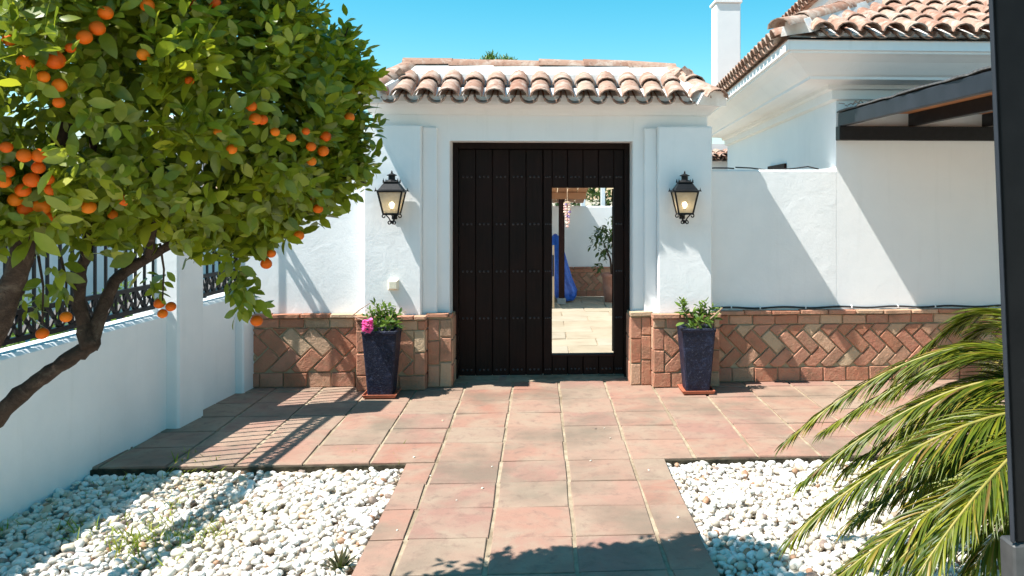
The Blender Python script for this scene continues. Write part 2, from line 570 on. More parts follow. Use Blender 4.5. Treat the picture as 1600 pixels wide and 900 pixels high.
    def mesh(self, name, mat, smooth=False, off=(0, 0, 0)):
        me = bpy.data.meshes.new(name)
        o = Vector(off)
        me.from_pydata([Vector(p) - o for p in self.v], [], self.f)
        import bmesh
        bm = bmesh.new(); bm.from_mesh(me)
        bmesh.ops.recalc_face_normals(bm, faces=bm.faces)
        bm.to_mesh(me); bm.free()
        if smooth:
            me.polygons.foreach_set("use_smooth", [True] * len(me.polygons))
        me.materials.append(MATS[mat])
        return me

    def obj(self, name, mat, parent=None, smooth=False, origin=None, kind=None):
        if origin is None:
            if parent is not None:
                origin = tuple(WOFF[parent.name]) if parent is not None else None
            else:
                xs = [p[0] for p in self.v]; ys = [p[1] for p in self.v]; zs = [p[2] for p in self.v]
                origin = ((min(xs) + max(xs)) / 2, (min(ys) + max(ys)) / 2, min(zs))
        me = self.mesh(name, mat, smooth, origin)
        return place(name, me, origin, parent, kind)


def place(name, me, origin, parent=None, kind=None):
    ob = bpy.data.objects.new(name, me)
    COL.objects.link(ob)
    if parent is not None:
        ob.parent = parent
        ob.location = Vector(origin) - WOFF[parent.name]
    else:
        ob.location = origin
    WOFF[ob.name] = Vector(origin)
    if kind:
        ob["kind"] = kind
    return ob


def tag(o, label=None, cat=None, group=None, kind=None):
    if label: o["label"] = label
    if cat: o["category"] = cat
    if group: o["group"] = group
    if kind: o["kind"] = kind
    return o


def thing(name, loc, label, cat, group=None):
    o = bpy.data.objects.new(name, None)
    COL.objects.link(o)
    o.empty_display_size = 0.1
    o.location = loc
    WOFF[o.name] = Vector(loc)
    return tag(o, label, cat, group)


def np_mesh(name, bv, bf, mats, pos, mat, smooth=False):
    """many copies of one small mesh (verts bv, faces bf) in one mesh: 3x3 matrices and positions"""
    bv = np.asarray(bv, float)
    N, n = len(pos), len(bv)
    V = np.einsum('nij,kj->nki', mats, bv) + pos[:, None, :]
    V = V.reshape(-1, 3)
    lens = np.array([len(q) for q in bf])
    flat = np.concatenate([np.array(q) for q in bf])
    loops = (flat[None, :] + (np.arange(N) * n)[:, None]).ravel()
    ltot = np.tile(lens, N)
    lst = np.concatenate([[0], np.cumsum(ltot)[:-1]])
    me = bpy.data.meshes.new(name)
    me.vertices.add(len(V)); me.vertices.foreach_set("co", V.ravel().astype(np.float32))
    me.loops.add(len(loops)); me.loops.foreach_set("vertex_index", loops.astype(np.int32))
    me.polygons.add(len(ltot))
    me.polygons.foreach_set("loop_start", lst.astype(np.int32))
    me.polygons.foreach_set("loop_total", ltot.astype(np.int32))
    if smooth:
        me.polygons.foreach_set("use_smooth", np.ones(len(ltot), bool))
    me.update(calc_edges=True)
    me.materials.append(MATS[mat])
    return me


def frames(d, up_jit=1.0, hint=None):
    """rotation matrices whose Y column is d, random roll about it"""
    d = d / np.linalg.norm(d, axis=1, keepdims=True)
    ref = np.tile(np.array([0, 0, 1.0]), (len(d), 1)) + rng.normal(0, up_jit, (len(d), 3)) * 0.5
    if hint is not None: ref = hint + rng.normal(0, 0.3, (len(d), 3))
    x = np.cross(d, ref); x /= np.linalg.norm(x, axis=1, keepdims=True) + 1e-9
    z = np.cross(x, d)
    return np.stack([x, d, z], axis=2)


# ------------------------------------------------------------------ bricks
def clip(poly, u0, u1, v0, v1):
    def half(p, f):
        out = []
        for i in range(len(p)):
            a, b = p[i], p[(i + 1) % len(p)]
            fa, fb = f(a), f(b)
            if fa >= 0: out.append(a)
            if (fa >= 0) != (fb >= 0):
                t = fa / (fa - fb)
                out.append((a[0] + (b[0] - a[0]) * t, a[1] + (b[1] - a[1]) * t))
        return out
    for f in (lambda p: p[0] - u0, lambda p: u1 - p[0], lambda p: p[1] - v0, lambda p: v1 - p[1]):
        if len(poly) < 3: return []
        poly = half(poly, f)
    q = []
    for p in poly:
        if not q or math.dist(p, q[-1]) > 0.004: q.append(p)
    if len(q) > 1 and math.dist(q[0], q[-1]) <= 0.004: q.pop()
    return q


def area(p):
    return abs(sum(p[i][0] * p[(i + 1) % len(p)][1] - p[(i + 1) % len(p)][0] * p[i][1] for i in range(len(p)))) / 2


class Face:
    """a wall face: (u, v) run on the face, w out of it"""
    def __init__(self, o, U, V):
        self.o, self.U, self.V = Vector(o), Vector(U), Vector(V)
        self.Wn = self.U.cross(self.V)

    def p(self, u, v, w):
        return self.o + self.U * u + self.V * v + self.Wn * w


def brick(face, poly, parent, name="brick", mat="brick", depth=0.03, proud=None, cham=0.006, jit=0.004):
    if len(poly) < 3 or area(poly) < 0.0006: return
    s = sum(poly[i][0] * poly[(i + 1) % len(poly)][1] - poly[(i + 1) % len(poly)][0] * poly[i][1] for i in range(len(poly)))
    if s < 0: poly = poly[::-1]
    cu = sum(p[0] for p in poly) / len(poly); cv = sum(p[1] for p in poly) / len(poly)
    pr = rnd.uniform(0.010, 0.021) if proud is None else proud
    n = len(poly)
    pj = [(p[0] + rnd.uniform(-jit, jit), p[1] + rnd.uniform(-jit, jit)) for p in poly]
    tilt = (rnd.uniform(-0.012, 0.012), rnd.uniform(-0.012, 0.012))
    mb = MB()
    v = [face.p(p[0], p[1], -depth) for p in pj]
    v += [face.p(p[0], p[1], pr - cham) for p in pj]
    for p in pj:
        du, dv = cu - p[0], cv - p[1]
        L = math.hypot(du, dv) or 1
        k = min(cham * 1.5, L * 0.5) / L
        q = (p[0] + du * k, p[1] + dv * k)
        v.append(face.p(q[0], q[1], pr + tilt[0] * (q[0] - cu) + tilt[1] * (q[1] - cv)))
    f = [tuple(range(2 * n, 3 * n))]
    for r in (0, 1):
        f += [(r * n + i, r * n + (i + 1) % n, (r + 1) * n + (i + 1) % n, (r + 1) * n + i) for i in range(n)]
    mb.add(v, f)
    mb.obj(name, mat, parent, origin=tuple(face.p(cu, cv, 0)))


def rect(u0, u1, v0, v1, j=0.005):
    return [(u0 + j, v0 + j), (u1 - j, v0 + j), (u1 - j, v1 - j), (u0 + j, v1 - j)]


def row(face, u0, u1, v0, v1, L, parent, start=0.0, **kw):
    u = u0 - start
    while u < u1 - 0.01:
        a, b = max(u, u0), min(u + L * rnd.uniform(0.97, 1.03), u1)
        if u1 - b < 0.03: b = u1
        if b - a > 0.02: brick(face, rect(a, b, v0, v1), parent, **kw)
        u = b if b > a else u + L


def herring(face, u0, u1, v0, v1, parent, uo=0.0, vo=0.0, Wd=0.112, **kw):
    s = math.sqrt(0.5)
    j = 0.0065
    for a in range(-30, 60):
        for b in range(-6, 7):
            ox, oy = a + 2 * b, a - 2 * b
            for (x0, x1, y0, y1) in ((0, 2, 0, 1), (0, 1, 1, 3)):
                q = []
                for (x, y) in ((x0 * Wd + j, y0 * Wd + j), (x1 * Wd - j, y0 * Wd + j), (x1 * Wd - j, y1 * Wd - j), (x0 * Wd + j, y1 * Wd - j)):
                    X, Y = x + ox * Wd, y + oy * Wd
                    q.append(((X + Y) * s + uo, (Y - X) * s * -1 + vo))
                if max(p[0] for p in q) < u0 or min(p[0] for p in q) > u1 or max(p[1] for p in q) < v0 or min(p[1] for p in q) > v1: continue
                brick(face, clip(q, u0 + 0.004, u1 - 0.004, v0 + 0.004, v1 - 0.004), parent, **kw)


# ------------------------------------------------------------------ ground, patio, path
GZ = -0.10                                     # bed under the pebbles
g = MB()
g.add([(-400, -400, GZ - 0.55), (400, -400, GZ - 0.55), (400, 900, GZ - 0.55), (-400, 900, GZ - 0.55)], [(0, 1, 2, 3)])
g.obj("ground", "earth", kind="structure")
g = MB().box(-3.3, 6.0, 3.1, 7.62, GZ - 0.5, GZ)
g.obj("garden_bed", "earth", kind="structure", origin=(0, 5, GZ))
g = MB().box(-3.3, 9.0, -9.0, 3.095, GZ - 0.5, GZ + 0.02)
g.obj("bounce_gravel_bed", "bounce_gravel", kind="structure", origin=(0, 0, GZ))  # unseen pale sheet behind the camera, added to bounce fill light onto the facade

PF = 5.425                                     # front edge of the patio
PX0, PX1 = -0.853, 0.80                        # edges of the path
patio = MB().box(-2.95, 5.6, PF + 0.022, 7.75, GZ - 0.05, -0.008).obj("patio", "grout", kind="structure", origin=(0, 6.5, -0.008))
path = MB().box(PX0 + 0.02, PX1 - 0.02, 0.6, PF + 0.018, GZ - 0.05, -0.008).obj("path", "grout", kind="structure", origin=(0, 3, -0.008))
TOPF = lambda z: Face((0, 0, z), (1, 0, 0), (0, 1, 0))
colx = [-0.253 + 0.4195 * k for k in range(-7, 15)]
rowy = [PF + 0.407 * k for k in range(0, 5)] + [7.46 + 0.0]
rowy = [5.425, 5.845, 6.22, 6.625, 7.055, 7.44, 7.74]


def slab(x0, x1, y0, y1, parent, gx=0.011, gy=0.0065):
    z = rnd.uniform(-0.0005, 0.003)
    brick(Face((0, 0, z), (1, 0, 0), (0, 1, 0)), [(x0 + gx, y0 + gy), (x1 - gx, y0 + gy), (x1 - gx, y1 - gy), (x0 + gx, y1 - gy)], parent,
          name="paving_tile", mat="terracotta", depth=0.035, proud=0.0, cham=0.004, jit=0.0055)


for j in range(len(rowy) - 1):
    xs = [-2.93] + [c for c in colx if -2.85 < c < 5.4] + [5.58]
    for i in range(len(xs) - 1):
        slab(xs[i], xs[i + 1], rowy[j], rowy[j + 1], patio)
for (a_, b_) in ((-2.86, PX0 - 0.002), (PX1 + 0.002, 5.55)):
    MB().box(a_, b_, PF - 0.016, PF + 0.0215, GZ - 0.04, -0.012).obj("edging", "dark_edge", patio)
py = [PF - 0.4065 * k for k in range(0, 12)]
for j in range(len(py) - 1):
    xs = [PX0 - 0.011, -0.672, -0.253, 0.1665, 0.586, PX1 + 0.011]
    for i in range(len(xs) - 1):
        slab(xs[i], xs[i + 1], py[j + 1], py[j], path)

# ------------------------------------------------------------------ plaster walls with brick plinths
PH = 0.66                                      # top of the plinth coping


def plinth_face(face, u0, u1, part, vtop=PH, ends=False, uo=0.0, Wd=0.112):
    """coping, header course, herringbone panel and bottom course on one face"""
    row(face, u0, u1, 0.0, 0.135, 0.215, part, start=0.06)
    if ends:
        for a, b in ((u0, u0 + 0.1), (u1 - 0.1, u1)):
            v = 0.135
            for h in (0.2, 0.2):
                brick(face, rect(a, b, v, v + h), part); v += h
        herring(face, u0 + 0.1, u1 - 0.1, 0.135, 0.53, part, uo=uo, vo=0.17, Wd=Wd)
    else:
        herring(face, u0, u1, 0.135, 0.53, part, uo=uo, vo=0.17, Wd=Wd)
    row(face, u0, u1, 0.53, 0.618, 0.215, part, start=0.1)


def coping(face, u0, u1, part, v0=0.62, v1=PH, out=0.045, L=0.26):
    row(face, u0, u1, v0, v1, L, part, proud=out, depth=0.05, cham=0.008)


YW = 7.68                                      # face of the boundary walls
# right boundary wall
wr = thing("garden_wall", (2.1, YW + 0.1, 0), "white plastered garden wall right of the gatehouse, on a herringbone brick plinth, with diagonal shadows", "wall")
MB().prism([(YW, -0.1), (YW, 1.938), (YW + 0.02, 1.955), (YW + 0.21, 1.955), (YW + 0.22, 1.945), (YW + 0.22, -0.1)], 0, 1.5, 2.749).obj("wall_body", "white_stucco", wr)
pl = MB().box(1.56, 5.4, YW - 0.052, YW + 0.05, -0.1, 0.625).obj("plinth", "mortar", wr)
F = Face((1.60, YW - 0.055, 0), (1, 0, 0), (0, 0, 1))
plinth_face(F, 0.0, 3.1, pl, uo=0.02)
coping(F, 0.0, 3.1, pl)
# left boundary wall
wl = thing("garden_wall", (-2.1, YW + 0.1, 0), "white plastered wall between the orange tree and the gatehouse, on a herringbone brick plinth", "wall")
MB().cbox(-2.75, -1.5, YW, YW + 0.22, -0.1, 1.965, 0.02).obj("wall_body", "white_stucco", wl)
pl = MB().box(-2.72, -1.56, YW - 0.052, YW + 0.05, -0.1, 0.625).obj("plinth", "mortar", wl)
F = Face((-2.66, YW - 0.055, 0), (1, 0, 0), (0, 0, 1))
plinth_face(F, 0.0, 1.06, pl, uo=0.05, Wd=0.134)
coping(F, 0.0, 1.06, pl)

# ------------------------------------------------------------------ the gatehouse
gh = thing("gatehouse", (0, 7.9, 0), "white gatehouse with a hipped clay tile roof around the dark wooden gate", "gatehouse")
XL, XR = -0.822, 0.838                         # the opening
HD = 2.21
YP, Y2, Y3 = 7.50, 7.58, 7.64                  # faces: pilaster, step, portal wall
b = MB()
b.cbox(-1.517, XL, Y3, 8.3, -0.1, 2.50, 0.01)
b.cbox(XR, 1.532, Y3, 8.3, -0.1, 2.50, 0.01)
b.box(XL - 0.02, XR + 0.02, Y3 + 0.002, 8.298, HD, 2.498)
b.obj("portal_wall", "smooth_stucco", gh)
for sx in (-1, 1):
    x0, x1 = (-1.564, -1.059) if sx < 0 else (1.052, 1.547)
    MB().cbox(x0, x1, YP, Y3 + 0.1, 0.3, 2.34, 0.012).obj("pilaster", "white_stucco", gh)
    x0, x1 = (-1.062, -0.928) if sx < 0 else (0.938, 1.055)
    MB().cbox(x0, x1, Y2, Y3 + 0.1, 0.3, 2.33, 0.01).obj("pilaster_step", "smooth_stucco", gh)
# plinths of the two pilasters and of the inner steps
for sx in (-1, 1):
    x0, x1 = (-1.615, -1.012) if sx < 0 else (1.0, 1.60)
    pl = MB().box(x0 + 0.008, x1 - 0.008, YP - 0.052, Y3 + 0.12, -0.1, 0.625).obj("plinth", "mortar", gh)
    F = Face((x0, YP - 0.055, 0), (1, 0, 0), (0, 0, 1))
    plinth_face(F, 0.0, x1 - x0, pl, ends=True, uo=0.03 if sx < 0 else 0.075, Wd=0.13)
    coping(F, -0.012, x1 - x0 + 0.012, pl)
    # side returns
    for (xx, U) in ((x0, (0, -1, 0)), (x1, (0, 1, 0))):
        y0 = YP - 0.055
        if U[1] < 0: Fs = Face((xx, y0 + 0.2, 0), U, (0, 0, 1))
        else: Fs = Face((xx, y0, 0), U, (0, 0, 1))
        for v0, v1 in ((0.0, 0.135), (0.135, 0.335), (0.335, 0.53), (0.53, 0.618)):
            brick(Fs, rect(0.012, 0.185, v0, v1), pl, proud=0.004, depth=0.01)
    if sx < 0: x0, x1 = -1.008, XL + 0.03
    else: x0, x1 = XR - 0.03, 0.998
    yy = Y2 - 0.035
    pl = MB().box(x0 + 0.004, x1 - 0.006, yy + 0.003, 7.93, -0.1, 0.635).obj("plinth", "mortar", gh)
    F = Face((x0, yy, 0), (1, 0, 0), (0, 0, 1))
    mid = (x1 - x0) * (0.5 if sx < 0 else 0.52)
    for v0, v1 in ((0.0, 0.2), (0.2, 0.42), (0.42, 0.615)):
        dv = 0.03 if v0 else 0
        brick(F, rect(0, mid, v0, v1), pl, proud=0.012)
        brick(F, rect(mid, x1 - x0, v0 + dv, v1 + (0.03 if v1 < 0.6 else 0)), pl, proud=0.016)
    Fs = Face((x1, yy, 0), (0, 1, 0), (0, 0, 1)) if sx < 0 else Face((x0, 7.92, 0), (0, -1, 0), (0, 0, 1))
    for v0, v1 in ((0.0, 0.2), (0.2, 0.42), (0.42, 0.62)):
        brick(Fs, rect(0.01, 0.17, v0, v1), pl, proud=0.004); brick(Fs, rect(0.17, 0.33, v0, v1), pl, proud=0.004)
    row(F, -0.012, x1 - x0 + 0.012, 0.625, 0.668, 0.2, pl, proud=0.035, depth=0.06, cham=0.008)
# threshold
th = MB().box(XL - 0.01, XR + 0.01, 7.735, 8.3, -0.1, 0.004).obj("threshold", "grout", gh)
for i in range(4):
    a = XL + i * (XR - XL) / 4
    slab(a, a + (XR - XL) / 4, 7.742, 8.28, th)
# cornice round the top: cove with small steps
prof = [(0.0, 2.44), (0.02, 2.45), (0.028, 2.47), (0.045, 2.495), (0.07, 2.515), (0.092, 2.525), (0.095, 2.53), (0.095, 2.60), (0.0, 2.60), (-0.05, 2.60), (-0.05, 2.44)]
b = MB()
b.sweep([(-1.517, 8.302), (-1.517, Y3 - 0.002), (1.532, Y3 - 0.002), (1.532, 8.302)], [(o, z) for o, z in prof])
b.obj("cornice", "smooth_stucco", gh)

# roof tiles -----------------------------------------------------
def tile_mesh(name, r0, r1, L, th=0.013, seg=6, up=True, flat=0.86):
    mb = MB()
    v = []
    for (y, r) in ((0, r0), (L, r1)):
        for rr in (r, r - th):
            for k in range(seg + 1):
                a = math.pi * k / seg
                z = rr * math.sin(a) * flat
                if not up: z = -z
                v.append((rr * math.cos(a), y, z))
    n = seg + 1
    f = []
    for k in range(seg):
        f.append((k, k + 1, 2 * n + k + 1, 2 * n + k))
        f.append((n + k, 3 * n + k, 3 * n + k + 1, n + k + 1))
        f.append((k, n + k, n + k + 1, k + 1))
        f.append((2 * n + k, 2 * n + k + 1, 3 * n + k + 1, 3 * n + k))
    f.append((0, 2 * n, 3 * n, n)); f.append((seg, n + seg, 3 * n + seg, 2 * n + seg))
    mb.add(v, f)
    me = mb.mesh(name, "roof_tile", smooth=True)
    try:
        me.set_sharp_from_angle(angle=R(50))
    except Exception:
        pass
    return me


COVER = tile_mesh("cover_tile", 0.095, 0.075, 0.44, th=0.013, flat=0.80)
CHAN = tile_mesh("channel_tile", 0.080, 0.098, 0.44, th=0.013, up=False, flat=0.74)
RIDGE = tile_mesh("ridge_tile", 0.115, 0.098, 0.46, flat=0.7)


def put(me, name, parent, o, x, a, n, jit=0.012):
    """place a shared mesh with axes x (width), a (length), n (up)"""
    ob = bpy.data.objects.new(name, me)
    COL.objects.link(ob)
    ob.parent = parent
    M = Matrix((Vector(x), Vector(a), Vector(n))).transposed()
    J = Matrix.Rotation(rnd.gauss(0, jit), 3, 'Z') @ Matrix.Rotation(rnd.gauss(0, jit), 3, 'X') @ Matrix.Rotation(rnd.gauss(0, jit), 3, 'Y')
    M = (M @ J).to_4x4()
    M.translation = Vector(o) - WOFF[parent.name]
    ob.matrix_basis = M
    return ob


def tile_plane(parent, E0, along, up, ncol, inside, pitch=0.2, course=0.345, nrow=2, s0=-0.03):
    """tiles on a plane: E0 a point on the eave, along the eave direction, up the slope direction"""
    along, up = Vector(along).normalized(), Vector(up).normalized()
    n = along.cross(up).normalized()
    if n.z < 0: n = -n
    x = up.cross(n)
    tilt = 0.035
    a2 = (up - n * tilt).normalized()
    n2 = x.cross(a2)
    for i in range(ncol):
        for j in range(nrow):
            s = s0 + j * course
            for kind, du, h in ((CHAN, 0.0, 0.050), (COVER, pitch / 2, 0.050)):
                c = Vector(E0) + along * (i * pitch + du) + up * s + n * (h + (0.02 if kind is COVER else 0.012))
                if inside(c + up * 0.2):
                    put(kind, "roof_tile", parent, c, x, a2, n2)


ER, RR = 1.50, 1.22                            # half eave length, half ridge length
EY0, EY1, RY = 7.33, 8.67, 8.0
EZ, RZ = 2.518, 2.828
roof = MB()
q_ = 0.3                                      # the bed of mortar stops short of the eaves
ix, iy, iz = ER - (ER - RR) * q_, (RY - EY0) * q_, EZ + (RZ - EZ) * q_
roof.add([(-ix, EY0 + iy, iz), (ix, EY0 + iy, iz), (ix, EY1 - iy, iz), (-ix, EY1 - iy, iz), (-RR, RY, RZ), (RR, RY, RZ),
          (-ix, EY0 + iy, iz - 0.03), (ix, EY0 + iy, iz - 0.03), (ix, EY1 - iy, iz - 0.03), (-ix, EY1 - iy, iz - 0.03)],
         [(0, 1, 5, 4), (1, 2, 5), (2, 3, 4, 5), (3, 0, 4), (9, 8, 7, 6), (0, 6, 7, 1), (1, 7, 8, 2), (2, 8, 9, 3), (3, 9, 6, 0)])
roof = roof.obj("roof", "pale_mortar", gh)
upv = Vector((0, RY - EY0, RZ - EZ)).normalized()


def in_front(c):
    t = (c.y - EY0) / (RY - EY0)
    return abs(c.x) < ER + 0.03 - t * (ER - RR) and t < 0.88


tile_plane(roof, (-1.5, EY0, EZ), (1, 0, 0), upv, 15, in_front, pitch=0.2)
upb = Vector((0, -(EY1 - RY), RZ - EZ)).normalized()
tile_plane(roof, (1.5, EY1, EZ), (-1, 0, 0), upb, 15, lambda c: abs(c.x) < ER - 0.02 and c.y > RY + 0.08, pitch=0.2)
for sx in (-1, 1):
    ups = Vector((-sx * (ER - RR), 0, RZ - EZ)).normalized()
    def in_side(c, sx=sx):
        t = (ER - abs(c.x)) / (ER - RR)
        return EY0 + 0.10 + t * (RY - EY0) < c.y < EY1 - 0.10 - t * (EY1 - RY)
    st = (sx * ER, EY0 if sx > 0 else EY1, EZ)
    tile_plane(roof, st, (0, sx, 0), ups, 7, in_side, nrow=1)
sl_ = (RZ - EZ) / (RY - EY0)
m = MB()
m.prism([(EY0 + 0.045, EZ + 0.045 * sl_ - 0.002), (EY0 + 0.040, EZ + 0.075), (EY0 + 0.24, EZ + 0.24 * sl_ + 0.055), (EY0 + 0.24, EZ + 0.24 * sl_ - 0.002)], 0, -ER + 0.06, ER - 0.06)
m.obj("eave_mortar", "pale_mortar", roof)
# mortar fillets under ridge and hips, then their tiles
m = MB()
m.prism([(7.75, 2.70), (7.765, 2.835), (7.81, 2.88), (7.93, 2.945), (8.07, 2.945), (8.19, 2.88), (8.235, 2.835), (8.25, 2.70)], 0, -RR - 0.02, RR + 0.02)
m.obj("ridge_mortar", "pale_mortar", roof)
nx = 6
for i in range(nx):
    L = (2 * RR + 0.1) / nx
    put(RIDGE, "ridge_tile", roof, (-RR - 0.07 + i * L, RY, 2.935 + rnd.uniform(-0.006, 0.006)), (0, -1, 0), (1, 0, 0.012), (0, 0, 1), 0.015)
for sx in (-1, 1):
    for (ey, dy) in ((EY0, 1), (EY1, -1)):
        A = Vector((sx * ER, ey, EZ)); B = Vector((sx * RR, RY, RZ))
        d = (B - A).normalized()
        x = d.cross(Vector((0, 0, 1))).normalized()
        n = x.cross(d)
        m = MB()
        v = []
        for P in (A - d * 0.02 , B):
            for (o, h) in ((-0.15, 0.0), (-0.12, 0.095), (-0.06, 0.13), (0.06, 0.13), (0.12, 0.095), (0.15, 0.0)):
                v.append(P + x * o + n * h)
        m.add(v, [(k, (k + 1) % 6, 6 + (k + 1) % 6, 6 + k) for k in range(6)] + [(5, 4, 3, 2, 1, 0), (6, 7, 8, 9, 10, 11)])
        m.obj("hip_mortar", "pale_mortar", roof)
        for k in range(2):
            put(RIDGE, "hip_tile", roof, A + d * (-0.08 + 0.40 * k) + n * (0.085 + 0.012 * k), x, (d - n * 0.03).normalized(), n, 0.02)

# ------------------------------------------------------------------ the wooden gate
YD = 7.90
fr = MB()
fr.cbox(XL - 0.004, XL + 0.05, YD - 0.02, YD + 0.12, 0.0, HD + 0.004, 0.004)
fr.cbox(XR - 0.05, XR + 0.004, YD - 0.02, YD + 0.12, 0.0, HD + 0.004, 0.004)
fr.cbox(XL + 0.05, XR - 0.05, YD - 0.02, YD + 0.12, HD - 0.058, HD + 0.004, 0.004)
fr.obj("gate_frame", "dark_wood", gh)


def planks(parent, xs, z0, z1):
    for i in range(len(xs) - 1):
        MB().cbox(xs[i] + 0.0025, xs[i + 1] - 0.0025, YD + 0.02 + rnd.uniform(0, 0.002), YD + 0.062, z0, z1, 0.004).obj("plank", "dark_wood", parent)


def studs(parent, xs, zs):
    m = MB()
    for z in zs:
        for i in range(len(xs) - 1):
            for fx in (0.25, 0.5, 0.75):
                x = xs[i] + (xs[i + 1] - xs[i]) * fx
                v = [(x, YD + 0.009, z)] + [(x + 0.011 * math.cos(q * math.pi / 3), YD + 0.0205, z + 0.011 * math.sin(q * math.pi / 3)) for q in range(6)]
                m.add(v, [(0, 1 + q, 1 + (q + 1) % 6) for q in range(6)])
    m.obj("studs", "stud_iron", parent, kind="stuff")


OX0, OX1, OZ0, OZ1 = W(862.5, 0, 7.94)[0], W(959, 0, 7.94)[0], W(0, 562, 7.94)[2], W(0, 293, 7.94)[2]
XM = W(848.5, 0, YD)[0]
ZB = 0.022
leafL = MB().box(XL + 0.052, XM - 0.004, YD + 0.0625, YD + 0.085, ZB, HD - 0.050).obj("gate_leaf", "dark_wood", gh)
leafL["label"] = "closed left leaf of dark studded planks"
xs = [XL + 0.053 + i * (XM - XL - 0.056) / 5 for i in range(6)]
planks(leafL, xs, ZB, HD - 0.062)
ZS = [0.075, 0.56, 1.0, 1.445, 1.89]
studs(leafL, xs, ZS)
MB().cbox(XM - 0.03, XM + 0.03, YD + 0.0865, YD + 0.10, ZB, HD - 0.050, 0.003).obj("cover_strip", "dark_wood", leafL)
b = MB()
xa, xb = XM + 0.004, XR - 0.052
for (p0, p1, q0, q1) in ((xa, OX0, ZB, HD - 0.050), (OX1, xb, ZB, HD - 0.050), (OX0, OX1, ZB, OZ0), (OX0, OX1, OZ1, HD - 0.050)):
    b.box(p0, p1, YD + 0.0625, YD + 0.085, q0, q1)
leafR = b.obj("gate_leaf", "dark_wood", gh)
leafR["label"] = "right leaf with the open wicket doorway"
st = OX0 - xa
MB().cbox(xa + 0.001, OX0, YD + 0.018, YD + 0.062, ZB, HD - 0.062, 0.004).obj("plank", "dark_wood", leafR)
MB().cbox(OX1, xb, YD + 0.020, YD + 0.062, ZB, HD - 0.062, 0.004).obj("plank", "dark_wood", leafR)
xs2 = [OX0 + i * (OX1 - OX0) / 4 for i in range(5)]
planks(leafR, xs2, OZ1, HD - 0.062)
planks(leafR, xs2, ZB, OZ0 - 0.02)
MB().cbox(OX0 - 0.004, OX1 + 0.012, YD + 0.012, YD + 0.095, OZ0 - 0.022, OZ0, 0.004).obj("wicket_sill", "red_brown_wood", leafR)
studs(leafR, [xa, OX0], ZS)
studs(leafR, [OX1, xb], ZS)
studs(leafR, xs2, [0.075, 1.89])
wd = MB().cbox(0, 0.035, 0, 0.58, OZ0 + 0.01, OZ1 - 0.01, 0.005)
wd.v = [(OX1 - 0.012 + p[0] + p[1] * 0.085, YD + 0.10 + p[1], p[2]) for p in wd.v]
wd.obj("wicket_door", "red_brown_wood", leafR)["label"] = "wicket door swung open inwards, seen edge on"
MB().cbox(OX0 + 0.004, OX0 + 0.018, YD + 0.03, YD + 0.09, 0.95, 1.15, 0.003).obj("lock_plate", "black_iron", leafR)

